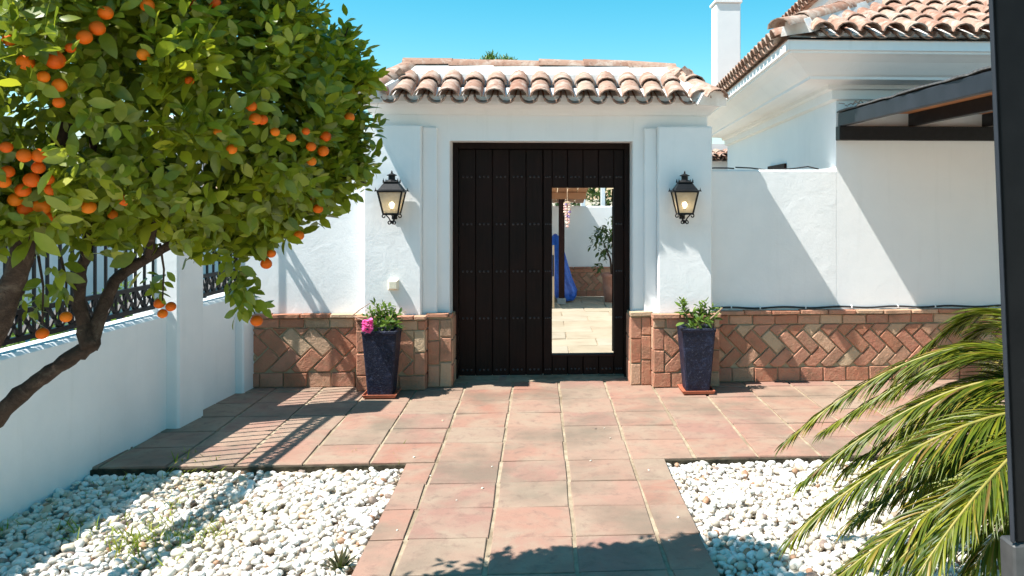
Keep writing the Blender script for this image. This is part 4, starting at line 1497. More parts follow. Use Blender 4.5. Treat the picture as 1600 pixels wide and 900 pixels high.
# ------------------------------------------------------------------ gravel
import bmesh
bm = bmesh.new()
bmesh.ops.create_icosphere(bm, subdivisions=2, radius=1.0)
ICV = np.array([v_.co[:] for v_ in bm.verts]); ICF = [tuple(v_.index for v_ in f_.verts) for f_ in bm.faces]
bm.free()


def pebbles(x0, x1, y0, y1, dens, keep, name, label):
    out_v = []
    N = int((x1 - x0) * (y1 - y0) * dens)
    X = rng.uniform(x0, x1, N); Y = rng.uniform(y0, y1, N)
    ok = np.array([keep(a, b_) for a, b_ in zip(X, Y)])
    X, Y = X[ok], Y[ok]
    ns = 7                                     # a few stray stones lie on the paving
    X = np.concatenate([X, rng.uniform(PX0 if x0 < 0 else 0.3, -0.3 if x0 < 0 else PX1, ns)]); Y = np.concatenate([Y, rng.uniform(3.9, 6.6, ns)])
    N = len(X)
    Lr = np.clip(rng.lognormal(math.log(0.0172), 0.28, N), 0.011, 0.036)
    sc = np.stack([Lr * rng.uniform(0.95, 1.25, N), Lr * rng.uniform(0.72, 0.95, N), Lr * rng.uniform(0.48, 0.75, N)], 1)
    yaw = rng.uniform(0, 6.283, N); tx = rng.normal(0, 0.35, N); ty = rng.normal(0, 0.35, N)
    Z = np.zeros((N, 3, 3)); c, s = np.cos(yaw), np.sin(yaw)
    Rz = np.zeros((N, 3, 3)); Rz[:, 0, 0] = c; Rz[:, 0, 1] = -s; Rz[:, 1, 0] = s; Rz[:, 1, 1] = c; Rz[:, 2, 2] = 1
    Rx = np.zeros((N, 3, 3)); Rx[:, 0, 0] = 1; Rx[:, 1, 1] = np.cos(tx); Rx[:, 1, 2] = -np.sin(tx); Rx[:, 2, 1] = np.sin(tx); Rx[:, 2, 2] = np.cos(tx)
    Ry = np.zeros((N, 3, 3)); Ry[:, 1, 1] = 1; Ry[:, 0, 0] = np.cos(ty); Ry[:, 0, 2] = np.sin(ty); Ry[:, 2, 0] = -np.sin(ty); Ry[:, 2, 2] = np.cos(ty)
    M = Rz @ Rx @ Ry * sc[:, None, :]
    lay = rng.uniform(0, 1, N)
    Zp = GZ + 0.016 + lay * 0.052
    sc[-ns:] *= 0.42
    Zp[-ns:] = 0.004
    M = Rz @ Rx @ Ry * sc[:, None, :]
    P = np.stack([X, Y, Zp], 1)
    # three differently lumped stone shapes
    k = rng.integers(0, 3, N)
    obs = []
    vs = []
    for q in range(3):
        bv = ICV.copy()
        d = rng.normal(0, 1, (5, 3)); d /= np.linalg.norm(d, axis=1, keepdims=True)
        for dd in d:
            bv *= (1 + 0.16 * np.clip(bv @ dd, -1, 1)[:, None] ** 3 * rng.uniform(-1, 1))
        bv = np.sign(bv) * np.abs(bv) ** 0.9
        vs.append(bv)
    V = np.concatenate([np.einsum('nij,kj->nki', M[k == q], vs[q]) + P[k == q][:, None, :] for q in range(3)]).reshape(-1, 3)
    o = np.array([(x0 + x1) / 2, (y0 + y1) / 2, GZ])
    me = np_mesh(name, ICV, ICF, np.zeros((N, 3, 3)), np.zeros((N, 3)), "pebble", True)
    me.vertices.foreach_set("co", (V - o).ravel().astype(np.float32))
    me.update()
    ob = place(name, me, o, None, "stuff")
    tag(ob, label, "gravel")
    return ob


wallx = lambda y: -2.62 - (7.68 - y) * math.tan(WA) + 0.012
pebbles(-3.05, PX0 - 0.01, 3.2, PF - 0.005, 2100, lambda x_, y_: x_ > wallx(y_) and not (x_ > PX0 - 0.02), "gravel", "white and cream pebbles filling the bed left of the tiled path")
pebbles(PX1 + 0.01, 3.3, 3.2, PF - 0.005, 2100, lambda x_, y_: True, "gravel", "white pebbles filling the bed right of the path, under the palm")

# grass coming up through the gravel
GV, GF = leaf_base(0.07, 0.35, 0.3)
pos, dirs, siz = [], [], []
def tuft(x_, y_, n_, h_, spread=0.04, z=-0.075):
    for k in range(n_):
        pos.append((x_ + rng.normal(0, spread), y_ + rng.normal(0, spread), z))
        dirs.append((rng.normal(0, 0.55), rng.normal(0, 0.55), 1.0))
        siz.append(h_ * rng.uniform(0.5, 1.2))
for (px_, py_, n_, h_) in ((300, 735, 14, .10), (330, 738, 12, .09), (285, 745, 10, .08), (530, 722, 8, .06), (585, 722, 9, .06), (630, 724, 10, .07), (1060, 715, 8, .05), (600, 724, 6, .05), (115, 840, 12, .09),
                           (225, 850, 26, .08), (200, 862, 26, .08), (240, 830, 18, .07), (290, 850, 22, .07), (320, 840, 20, .07), (170, 830, 12, .06), (260, 800, 12, .06), (330, 760, 10, .05), (205, 760, 14, .06), (390, 800, 8, .05), (150, 780, 10, .06), (280, 785, 10, .06), (230, 885, 16, .07), (10, 840, 10, .06)):
    a = YAW + math.atan((px_ - CX) / FPX)
    zc = (EYE + 0.07) * FPX / (py_ - CY)
    Y_ = zc / (math.cos(YAW) + math.tan(a) * math.sin(YAW))
    tuft(Y_ * math.tan(a), Y_, int(n_ * 2.8), h_ * 1.2, 0.075, -0.06)
P = np.array(pos)
me = leaf_mesh("grass", P - np.array([-1.8, 4.5, GZ]), np.array(dirs), np.array(siz), "grass_blade", GV, GF)
tag(place("grass", me, (-1.8, 4.5, GZ), None, "stuff"), "sparse yellow-green grass sprouting through the left pebbles", "grass")

# small spiky plant at the edge of the path
def gp(px_, py_, z=-0.06):
    a = YAW + math.atan((px_ - CX) / FPX)
    zc = (EYE - z) * FPX / (py_ - CY)
    Y_ = zc / (math.cos(YAW) + math.tan(a) * math.sin(YAW))
    return (Y_ * math.tan(a), Y_, z)
q = gp(532, 893)
sp = thing("spiky_plant", q, "small dark spiky plant growing in the pebbles at the path's left edge", "plant")
pos, dirs, siz = [], [], []
for k in range(26):
    a = k * 2.4
    el = R(25 + 55 * (k / 26))
    pos.append((0.006 * math.cos(a), 0.006 * math.sin(a), 0.0)); dirs.append((math.cos(a) * math.cos(el), math.sin(a) * math.cos(el), math.sin(el))); siz.append(rng.uniform(0.08, 0.125))
SV, SF = leaf_base(0.16, 0.15, 0.5)
place("spiky_leaves", leaf_mesh("spiky_leaves", np.array(pos), np.array(dirs), np.array(siz), "spiky_leaf", SV, SF, 0.3), q, sp)

# ------------------------------------------------------------------ the orange tree
base = Vector((-2.28, 3.0, GZ))
tree = thing("orange_tree", base, "orange tree full of ripe fruit leaning over the low wall at left", "tree")
blobs = [  # centre, radius
    (W(100, 110, 2.85), 0.52), (W(310, 150, 3.15), 0.52), (W(425, 205, 3.45), 0.27), (W(300, 20, 3.2), 0.38), (W(150, 30, 2.9), 0.40),
    (W(50, 300, 2.75), 0.15), (W(300, 300, 3.3), 0.17), (W(190, 270, 3.1), 0.20), (W(480, 270, 3.5), 0.13), (W(425, 315, 3.45), 0.12),
    (W(500, 165, 3.55), 0.09), (W(400, 70, 3.35), 0.20), (W(385, 240, 3.3), 0.26), (W(510, 120, 3.6), 0.07), (W(535, 230, 3.55), 0.06), (W(455, 135, 3.5), 0.17), (W(375, 330, 3.4), 0.11),
    ((-1.5, 3.05, 2.78), 0.55), ((-1.15, 3.24, 3.04), 0.34), ((-2.1, 2.9, 2.3), 0.5), ((-0.98, 3.46, 2.95), 0.24)]
blobs = [(np.array(c), r_) for c, r_ in blobs]


def inside_other(p, skip):
    for i, (c, r_) in enumerate(blobs):
        if i != skip and np.linalg.norm(p - c) < r_ * 0.72: return True
    return False


TP, TD, TO, TY = [], [], [], {}
for i, (c, r_) in enumerate(blobs):
    N = int(40 + 1250 * r_ ** 2)
    for k in range(N):
        d = rng.normal(0, 1, 3); d /= np.linalg.norm(d)
        rr = (r_ + 0.02) * (rng.uniform(0.80, 1.0) if k % 4 else rng.uniform(0.35, 0.8))
        lump = 1 + 0.10 * math.sin(7 * d[0] + 3 * i) * math.sin(6 * d[1] + i) + 0.08 * math.sin(9 * d[2] + 2 * i)
        p = c + d * rr * lump
        if inside_other(p, i) and k % 4: continue
        if p[0] < -3.2: continue
        TO.append(d * 0.75 + np.array([-0.1, -0.25, 0.45])); TP.append(p); TD.append(d * 0.8 + np.array([0, 0, 0.55]) + rng.normal(0, 0.35, 3))
# clumps of shoots standing out of the crown
surf = []
for i, (c, r_) in enumerate(blobs):
    for k in range(int(10 + 130 * r_ ** 2)):
        d = rng.normal(0, 1, 3); d /= np.linalg.norm(d)
        p = c + d * r_ * rng.uniform(0.9, 1.0)
        if not inside_other(p, i) and d[1] < 0.6: surf.append((p, d))
for q_, (p0, d0) in enumerate(surf):
    for k in range(7):
        d = d0 * 0.5 + np.array([0, 0, 0.75]) + rng.normal(0, 0.35, 3)
        p = p0 + rng.normal(0, 0.035, 3) + d * rng.uniform(0.0, 0.10)
        TO.append(np.array([-0.35, -0.45, 0.45]) + d0 * 0.3); TP.append(p); TD.append(d)
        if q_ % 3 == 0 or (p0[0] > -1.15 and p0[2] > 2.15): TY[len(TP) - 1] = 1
# shoots standing proud of the outline and hanging sprigs
for (px_, py_, Y_, dx, dz) in ((545, 50, 3.55, 0.25, 1), (538, 75, 3.55, 0.3, 1), (560, 90, 3.55, .6, .8), (582, 105, 3.5, .8, .5), (575, 120, 3.55, 1, .3), (590, 118, 3.5, 1, .3), (548, 110, 3.5, .4, .9), (530, 62, 3.6, .1, 1),
                              (500, 80, 3.5, .1, 1), (470, 30, 3.4, .2, 1), (448, 14, 3.4, .2, 1), (520, 130, 3.5, .5, .7), (535, 140, 3.5, .8, .5), (550, 150, 3.5, .9, .4), (560, 290, 3.4, 1, .1), (575, 285, 3.4, 1, 0), (545, 300, 3.4, 1, -.3), (520, 310, 3.4, .8, -.3),
                              (368, 440, 3.35, .1, -1), (380, 465, 3.35, .3, -1), (395, 480, 3.35, .5, -.8), (410, 470, 3.35, 1, -.4), (372, 478, 3.35, -.6, -.8), (440, 375, 3.4, .3, -1), (420, 385, 3.4, 0, -1), (410, 400, 3.4, 0, -1), (252, 468, 3.2, 0, -1),
                              (335, 392, 3.3, 0, -1), (300, 396, 3.3, 0, -1), (345, 410, 3.3, .2, -1), (215, 392, 3.1, 0, -1), (92, 468, 2.9, 0, -1), (62, 490, 2.9, 0, -1), (40, 385, 2.9, 0, -1), (10, 395, 2.9, 0, -1), (120, 395, 2.95, 0, -1)):
    c = np.array(W(px_, py_, Y_))
    for k in range(5 if dz > 0.25 else 2):
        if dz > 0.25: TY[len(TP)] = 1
        TO.append(np.array([-0.2, -0.6, 0.6])); TP.append(c + rng.normal(0, 0.022, 3)); TD.append(np.array([dx, rng.normal(0, .4), dz]) + rng.normal(0, .25, 3))
TP, TD = np.array(TP), np.array(TD)
LP, LD, LS = twig_leaves(TP, TD, 8, 0.084, 0.12, (28, 78))
LO = np.repeat(np.array(TO), 8, axis=0)
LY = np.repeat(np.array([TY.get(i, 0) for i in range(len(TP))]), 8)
# hanging: leaves droop a little
LD = LD / np.linalg.norm(LD, axis=1, keepdims=True) + np.array([0, 0, -0.12])

# fruit
cam_p = np.array([0, 0, EYE])
fruit_px = [(40, 97, 30), (86, 94, 30), (68, 120, 23), (93, 133, 22), (152, 44, 27), (165, 20, 25), (132, 58, 24), (230, 8, 26), (298, 6, 24), (335, 4, 22), (224, 85, 20), (14, 62, 22),
            (38, 243, 24), (62, 243, 24), (12, 268, 24), (50, 281, 26), (75, 280, 22), (36, 297, 24), (80, 296, 22), (40, 326, 26), (66, 322, 28), (74, 338, 24), (6, 284, 22), (138, 323, 24),
            (195, 313, 22), (393, 166, 20), (410, 187, 18), (399, 186, 20), (455, 215, 18), (509, 213, 18), (505, 236, 18), (486, 229, 18), (487, 252, 16), (546, 183, 18), (506, 299, 18), (488, 311, 20),
            (497, 326, 17), (467, 368, 18), (424, 396, 16), (416, 412, 18), (401, 501, 20), (254, 490, 18), (267, 479, 17), (249, 474, 17), (66, 521, 22), (103, 495, 20), (176, 335, 18), (362, 233, 17),
            (296, 126, 16), (92, 160, 19), (430, 206, 16), (340, 205, 15), (10, 230, 20), (24, 312, 22), (110, 75, 18), (478, 205, 14), (60, 262, 20)]
OR = []
for (px_, py_, dm) in fruit_px:
    t1 = np.array(W(px_, py_, 1.0)); dirv = t1 - cam_p; dirv /= np.linalg.norm(dirv)
    hit = None
    for q in np.arange(1.5, 4.6, 0.02):
        p = cam_p + dirv * q
        if any(np.linalg.norm(p - c) < r_ * 0.96 for c, r_ in blobs):
            hit = q; break
    if hit is None:
        Y_ = 3.35 if px_ > 300 else (3.2 if px_ > 200 else 2.9)
        p = np.array(W(px_, py_, Y_)); hit = np.linalg.norm(p - cam_p)
    p = cam_p + dirv * (hit + 0.02)
    OR.append((p, dm / FPX * p[1] * 0.5 * rng.uniform(0.82, 1.0)))
keep = np.ones(len(LP), bool)
cen = LP + LD / np.linalg.norm(LD, axis=1, keepdims=True) * LS[:, None] * 0.5
for (p, r_) in OR:
    v = p - cam_p; L = np.linalg.norm(v); v = v / L
    tt = (cen - cam_p) @ v
    dd = np.linalg.norm((cen - cam_p) - tt[:, None] * v, axis=1)
    keep &= ~((tt < L + 0.02) & (dd < r_ * (1.0 if rnd.random() < 0.55 else 0.45)))
LP, LD, LS, LO, LY = LP[keep], LD[keep], LS[keep], LO[keep], LY[keep]
LM = frames(LD, 0.9, LO) * LS[:, None, None] * np.stack([rng.uniform(0.95, 1.3, len(LS)), np.ones(len(LS)), rng.uniform(-0.3, 2.2, len(LS))], 1)[:, None, :]
# leaves that show largest become parts of their own
cen = LP + np.einsum('nij,j->ni', LM, np.array([0, 0.5, 0]))
cxp = cen[:, 0] * math.cos(YAW) - cen[:, 1] * math.sin(YAW)
czp = cen[:, 0] * math.sin(YAW) + cen[:, 1] * math.cos(YAW)
upx = CX + FPX * cxp / czp
upy = CY - FPX * (cen[:, 2] - EYE) / czp
cell = {}
for i in np.argsort(czp):
    if 0 < upx[i] < 1600 and 0 < upy[i] < 900:
        k = (int(upx[i] // 14), int(upy[i] // 14))
        cell.setdefault(k, i)
vis = np.array(list(cell.values()))
nrm = LM[:, :, 2] / np.linalg.norm(LM[:, :, 2], axis=1, keepdims=True)
vd = (cen - cam_p) / np.linalg.norm(cen - cam_p, axis=1, keepdims=True)
app = (LS / czp) ** 2 * np.abs((nrm * vd).sum(1))
sel = vis[np.argsort(-app[vis])[:300]]
rest = np.ones(len(LP), bool); rest[sel] = False
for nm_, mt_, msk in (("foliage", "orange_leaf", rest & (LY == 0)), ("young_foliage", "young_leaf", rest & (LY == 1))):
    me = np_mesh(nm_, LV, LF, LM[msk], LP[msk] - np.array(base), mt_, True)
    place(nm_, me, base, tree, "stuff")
lmesh = np_mesh("leaf", LV, LF, np.eye(3)[None], np.zeros((1, 3)), "orange_leaf", True)
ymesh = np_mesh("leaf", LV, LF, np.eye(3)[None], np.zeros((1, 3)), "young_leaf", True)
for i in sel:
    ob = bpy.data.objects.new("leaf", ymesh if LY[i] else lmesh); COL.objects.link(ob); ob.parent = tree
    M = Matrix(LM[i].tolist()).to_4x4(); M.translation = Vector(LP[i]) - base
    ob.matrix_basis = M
# fruit objects
om = MB().lathe([(0.03, 0.965), (0.12, 0.985), (0.35, 0.92), (0.65, 0.74), (0.88, 0.44), (0.985, 0.1), (0.97, -0.25), (0.82, -0.58), (0.55, -0.83), (0.22, -0.955), (0.03, -0.965)], 0, 0, 14).mesh("orange", "orange_peel", True)
for (p, r_) in OR:
    ob = bpy.data.objects.new("orange", om); COL.objects.link(ob); ob.parent = tree
    M = Matrix.Rotation(rnd.uniform(0, 6.28), 4, 'Z') @ Matrix.Rotation(rnd.uniform(-0.5, 0.5), 4, 'X') @ Matrix.Diagonal((r_, r_, r_ * 0.94, 1))
    M.translation = Vector(p) - base
    ob.matrix_basis = M


def limb(pts, r0, r1, name="branch", sub=5):
    P = [Vector(p) for p in pts]
    out, rad = [], []
    n_ = len(P)
    for i in range(n_ - 1):
        p0, p1, p2, p3 = P[max(i - 1, 0)], P[i], P[i + 1], P[min(i + 2, n_ - 1)]
        for k in range(sub):
            t_ = k / sub
            q = 0.5 * ((2 * p1) + (-p0 + p2) * t_ + (2 * p0 - 5 * p1 + 4 * p2 - p3) * t_ ** 2 + (-p0 + 3 * p1 - 3 * p2 + p3) * t_ ** 3)
            out.append(q + Vector([rnd.uniform(-1, 1) for _ in range(3)]) * 0.003)
    out.append(P[-1])
    m_ = len(out)
    rad = [(r0 + (r1 - r0) * i / (m_ - 1)) * rnd.uniform(0.93, 1.1) for i in range(m_)]
    return MB().tube(out, rad, 11, wob=0.15)


fork = (-2.2, 3.0, 0.62)
limb([base + Vector((0, 0, -0.1)), base + Vector((-0.02, 0.02, 0.3)), Vector(fork)], 0.095, 0.075).obj("trunk", "bark", tree, smooth=True)
limb([fork, W(-40, 690, 2.95), W(0, 648, 2.95), W(55, 598, 2.97), W(110, 560, 3.0), W(143, 538, 3.02)], 0.032, 0.025).obj("branch", "bark", tree, smooth=True)
limb([W(138, 543, 3.0), W(130, 500, 3.02), W(124, 450, 3.02), W(135, 390, 3.0), W(150, 300, 2.95), W(140, 180, 2.9)], 0.026, 0.012).obj("branch", "bark", tree, smooth=True)
limb([W(140, 545, 3.02), W(155, 495, 3.05), W(180, 440, 3.1), W(232, 402, 3.15), W(288, 368, 3.2), W(350, 310, 3.25), W(420, 230, 3.35)], 0.027, 0.009).obj("branch", "bark", tree, smooth=True)
limb([fork, W(-70, 640, 2.9), W(-10, 520, 2.85), W(22, 435, 2.82), W(42, 370, 2.8), W(75, 270, 2.8), W(130, 120, 2.8)], 0.052, 0.020).obj("branch", "bark", tree, smooth=True)
limb([W(-30, 560, 2.95), W(10, 480, 3.0), W(40, 410, 3.0), W(60, 330, 3.0)], 0.035, 0.018).obj("branch", "bark", tree, smooth=True)
limb([W(232, 402, 3.15), W(240, 350, 3.1), W(250, 250, 3.1)], 0.016, 0.008).obj("branch", "bark", tree, smooth=True)
for (a, b_) in (((350, 330, 3.3), (372, 455, 3.35)), ((372, 455, 3.35), (398, 490, 3.35)), ((420, 330, 3.4), (420, 400, 3.4)), ((250, 380, 3.2), (254, 470, 3.2)), ((60, 400, 2.9), (66, 505, 2.9)), ((95, 400, 2.9), (103, 485, 2.9)), ((500, 150, 3.5), (545, 40, 3.55)), ((500, 180, 3.5), (590, 115, 3.5)), ((480, 270, 3.5), (575, 287, 3.4))):
    p, q = Vector(W(*a)), Vector(W(*b_))
    MB().tube([p, p.lerp(q, 0.5) + Vector((0.01, 0, 0.01)), q], [0.005, 0.004, 0.0025], 5).obj("twig", "bark", tree)


# ------------------------------------------------------------------ the palm
pb = Vector((2.22, 3.45, GZ))
palm = thing("sago_palm", pb, "low sago palm with long drooping yellow-green fronds over the right gravel", "palm")
MB().lathe([(0.14, GZ), (0.17, GZ + 0.1), (0.16, 0.3), (0.17, 0.55), (0.14, 0.72), (0.05, 0.8)], pb.x, pb.y, 14).obj("trunk", "palm_trunk", palm)
BV, BF = leaf_base(0.058, 0.26, 0.5)
crownp = Vector((2.22, 3.45, 0.74))


def frond(pts, nl=96, Lmax=0.27, lift=0.16, droop=0.34):
    P = [Vector(p) for p in pts]
    def bez(t_):
        n_ = len(P) - 1
        return sum((P[i] * (math.comb(n_, i) * t_ ** i * (1 - t_) ** (n_ - i)) for i in range(n_ + 1)), Vector((0, 0, 0)))
    C = [bez(i / 24) for i in range(25)]
    fr_ = MB().tube(C, [0.011 - 0.008 * i / 24 for i in range(25)], 6).obj("frond", "frond_stem", palm, smooth=True)
    pos, dirs, siz = [], [], []
    nl = int(nl * 1.5)
    for i in range(nl):
        t_ = 0.10 + 0.90 * i / (nl - 1)
        p = bez(t_); d = (bez(min(1, t_ + 0.01)) - bez(max(0, t_ - 0.02))).normalized()
        side = d.cross(Vector((0, 0, 1))).normalized()
        upn = side.cross(d)
        env = min(1, (t_ - 0.04) / 0.22) ** 0.7 * (1 - 0.62 * max(0, (t_ - 0.5) / 0.5) ** 1.4)
        an = R(48 - 27 * t_) + rng.normal(0, 0.05)
        for sgn in (-1, 1):
            lf = lift + rng.normal(0, 0.07)
            v_ = d * math.cos(an) + side * sgn * math.sin(an) + upn * lf - Vector((0, 0, droop * (0.5 + rng.uniform(-.12, .12))))
            pos.append(np.array(p)); dirs.append(np.array(v_)); siz.append(Lmax * env * rng.uniform(0.9, 1.08))
    D = np.array(dirs); D /= np.linalg.norm(D, axis=1, keepdims=True)
    P_ = np.array(pos); Sz = np.array(siz)
    M = frames(D, 0.5)
    M = np.stack([M[:, :, 0] * 0.27 * 0.64, M[:, :, 1] * Sz[:, None], M[:, :, 2] * Sz[:, None]], axis=2)
    me_ = np_mesh("leaflets", BV, BF, M, P_ - np.array(WOFF[fr_.name]), "palm_leaf", True)
    place("leaflets", me_, WOFF[fr_.name], fr_, "stuff")


c = tuple(crownp)
for (pts_, nl_, lm_) in (
        ([c, W(1640, 430, 3.9), W(1530, 465, 4.2), W(1436, 552, 4.3)], 96, 0.26),
        ([c, W(1640, 460, 3.9), W(1560, 490, 4.1), W(1470, 560, 4.2)], 80, 0.25),
        ([c, W(1650, 490, 3.8), W(1440, 505, 3.95), W(1228, 690, 4.1)], 120, 0.27),
        ([c, W(1640, 500, 3.6), W(1500, 530, 3.8), W(1290, 672, 4.0)], 112, 0.28),
        ([c, W(1640, 540, 3.6), W(1450, 590, 3.65), W(1256, 752, 3.75)], 116, 0.28),
        ([c, W(1640, 560, 3.5), W(1500, 610, 3.6), W(1320, 735, 3.7)], 108, 0.28),
        ([c, W(1650, 560, 3.7), W(1570, 580, 3.9), W(1410, 700, 4.1)], 96, 0.27),
        ([c, W(1640, 610, 3.3), W(1440, 655, 3.25), W(1238, 838, 3.25)], 116, 0.28),
        ([c, W(1640, 640, 3.3), W(1500, 680, 3.3), W(1330, 815, 3.35)], 108, 0.28),
        ([c, W(1640, 600, 3.4), W(1560, 650, 3.4), W(1420, 790, 3.4)], 100, 0.27),
        ([c, W(1620, 720, 3.15), W(1480, 760, 3.0), W(1306, 905, 2.95)], 108, 0.27),
        ([c, W(1640, 690, 3.2), W(1540, 740, 3.0), W(1400, 880, 2.9)], 100, 0.27),
        ([c, W(1660, 640, 3.2), W(1560, 700, 2.8), W(1420, 920, 2.7)], 100, 0.27),
        ([c, W(1660, 680, 3.2), W(1590, 760, 3.0), W(1500, 930, 2.9)], 92, 0.27)):
    frond(pts_, nl_, lm_)
for a in (-70, -40, -5, 25, 50, 75, 100):
    ar_ = R(a)
    dv = Vector((math.cos(ar_), math.sin(ar_), 0))
    frond([c, crownp + dv * 0.4 + Vector((0, 0, 0.30)), crownp + dv * 0.9 + Vector((0, 0, 0.25)), crownp + dv * 1.25 + Vector((0, 0, -0.15))], 56)

# ------------------------------------------------------------------ planting and walls beyond
def foliage_tree(name, label, cat, cen_list, mat, base_, dens, leaf, n_leaf=6, group=None, trunk_r=0.1, up=0.4, wid=None):
    root = thing(name, base_, label, cat, group)
    P_, D_ = [], []
    for (c_, r_) in cen_list:
        c_ = np.array(c_)
        r3 = np.array(r_) if isinstance(r_, (tuple, list)) else np.array([r_] * 3)
        for k in range(int(dens * np.prod(r3) ** (2 / 3))):
            d = rng.normal(0, 1, 3); d /= np.linalg.norm(d)
            lump = 1 + 0.15 * math.sin(6 * d[0] + c_[0] * 5) * math.sin(5 * d[1]) + 0.12 * math.sin(8 * d[2])
            P_.append(c_ + d * r3 * rng.uniform(0.5, 1.0) ** 0.4 * lump); D_.append(d + np.array([0, 0, up]) + rng.normal(0, .3, 3))
    p, d, s_ = twig_leaves(np.array(P_), np.array(D_), n_leaf, leaf, leaf * 1.3, (25, 70))
    bv, bf = (LV, LF) if wid is None else leaf_base(wid)
    place("crown", leaf_mesh("crown", p - np.array(base_), d, s_, mat, bv, bf), base_, root, "stuff")
    c0 = cen_list[0][0]
    MB().tube([base_, ((base_[0] + c0[0]) / 2 + 0.05, (base_[1] + c0[1]) / 2, (base_[2] + c0[2]) / 2), c0], [trunk_r, trunk_r * 0.8, trunk_r * 0.4], 8).obj("trunk", "bark", root, smooth=True)
    return root


foliage_tree("evergreen_tree", "dark evergreen tree standing behind the wall between the orange tree and gatehouse", "tree",
             [((-2.35, 9.6, 1.6), (0.75, 0.7, 1.0)), ((-2.6, 9.8, 2.2), (0.6, 0.6, 0.55)), ((-2.9, 9.6, 1.7), (0.7, 0.6, 0.9))], "dark_leaf", (-2.4, 9.7, -0.6), 520, 0.11)
pc = W(765, 103, 26.0)
foliage_tree("pine_tree", "bright green pine crown showing just above the gatehouse ridge", "tree",
             [((pc[0] - 0.2, 26.0, pc[2] - 0.55), (1.1, 1.0, 0.7)), ((pc[0] + 0.45, 26.0, pc[2] - 0.35), (0.55, 0.6, 0.62)), ((pc[0] - 0.85, 26.1, pc[2] - 0.6), (0.4, 0.5, 0.6)), ((pc[0] + 0.05, 26.0, pc[2] - 0.3), (0.4, 0.5, 0.65))], "pine_leaf", (pc[0], 26, -0.6), 900, 0.24, 9, wid=0.2, trunk_r=0.16, up=1.2)
for i, (s_, r_, lab) in enumerate(((1.0, 0.26, "small leafy shrub behind the short fence panel"), (2.0, 0.30, "leafy shrub behind the fence just left of the middle pilaster"),
                                  (2.75, 0.33, "rounded shrub behind the middle of the long fence panel"), (3.5, 0.32, "shrub behind the fence at the left edge of the photo"))):
    p = wp(s_, -0.55, 0)
    foliage_tree("shrub", lab, "shrub", [((p[0], p[1], 0.78), (r_ * 0.8, r_ * 1.3, r_))], "shrub_leaf", (p[0], p[1], -0.6), 700, 0.09, 6, "shrubs behind the iron fence", 0.03)
rd = MB().box(-7.6, -3.9, -10, 60, GZ - 0.6, GZ - 0.35).obj("road", "asphalt", kind="structure")
nb = thing("boundary_wall", (-8.2, 8, -0.6), "white wall across the street seen through the iron fence", "wall")
MB().cbox(-8.4, -8.1, -6, 40, -0.65, 1.75, 0.03).obj("wall_body", "white_stucco", nb)
MB().cbox(-8.46, -8.04, -6, 40, 1.752, 1.83, 0.02).obj("coping", "clay_pot", nb)

# ------------------------------------------------------------------ the courtyard seen through the wicket
CZ = -0.5
cf = MB().box(-2.0, 4.2, 8.35, 18.6, CZ - 0.2, CZ - 0.012).obj("courtyard_floor", "grout", kind="structure", origin=(1, 13, CZ))
yy, k = 9.3, 0
while yy < 18.5:
    d = 0.62
    x_ = -0.5 + (0.45 if k % 2 else 0)
    while x_ < 2.6:
        brick(Face((0, 0, CZ + rnd.uniform(-0.004, 0.004)), (1, 0, 0), (0, 1, 0)), rect(x_, x_ + 0.9, yy, min(yy + d, 18.55), 0.008), cf, name="paving_slab", mat="pale_slab", depth=0.04, proud=0.0)
        x_ += 0.9
    yy += d; k += 1
cw = thing("courtyard_wall", (0.9, 18.7, CZ), "white courtyard wall with a brick plinth at the back, seen through the wicket", "wall")
MB().cbox(-1.8, 4.2, 18.6, 18.85, CZ, 1.5, 0.02).obj("wall_body", "smooth_stucco", cw)
pl = MB().box(-1.8, 4.2, 18.545, 18.62, CZ, 0.12).obj("plinth", "mortar", cw)
F = Face((0.2, 18.54, CZ), (1, 0, 0), (0, 0, 1))
plinth_face(F, 0.0, 1.7, pl)
coping(F, 0.0, 1.7, pl)
cs = thing("courtyard_wall", (-0.2, 17, CZ), "white side wall at the left of the courtyard behind the blue cover", "wall")
MB().cbox(0.02, 0.24, 17.6, 18.58, CZ, 1.75, 0.02).obj("wall_body", "smooth_stucco", cs)
# lean-to of boards
lt = thing("lean_to", (0.3, 17.2, CZ), "rustic timber lean-to roof on a dark post inside the courtyard", "lean-to")
post_x = W(877.5, 0, 17.3)[0]
MB().cbox(post_x - 0.06, post_x + 0.06, 17.24, 17.36, CZ + 0.12, 1.86, 0.006).obj("post", "red_brown_wood", lt)
MB().cbox(post_x - 0.085, post_x + 0.085, 17.215, 17.385, CZ, CZ + 0.119, 0.006).obj("post_foot", "concrete", lt)
MB().cbox(-1.6, 0.93, 17.22, 17.38, 1.66, 1.80, 0.006).obj("beam", "rustic_boards", lt)
for k in range(12):
    x_ = -1.5 + k * 0.205
    e = 18.7 - 0.0
    m = MB()
    z0, z1 = 1.98, 1.56
    y0 = 16.1 + rnd.uniform(-0.05, 0.05) + max(0, (x_ - 0.9)) * 1.5
    za = z0 + (z1 - z0) * (y0 - 16.1) / (18.7 - 16.1)
    o = rnd.uniform(0, 0.015)
    m.add([(x_, y0, za + o), (x_ + 0.19, y0, za + o), (x_ + 0.19, e, z1 + o), (x_, e, z1 + o), (x_, y0, za + 0.025 + o), (x_ + 0.19, y0, za + 0.025 + o), (x_ + 0.19, e, z1 + 0.025 + o), (x_, e, z1 + 0.025 + o)],
          [(0, 3, 2, 1), (4, 5, 6, 7), (0, 1, 5, 4), (1, 2, 6, 5), (2, 3, 7, 6), (3, 0, 4, 7)])
    m.obj("roof_board", "rustic_boards", lt)
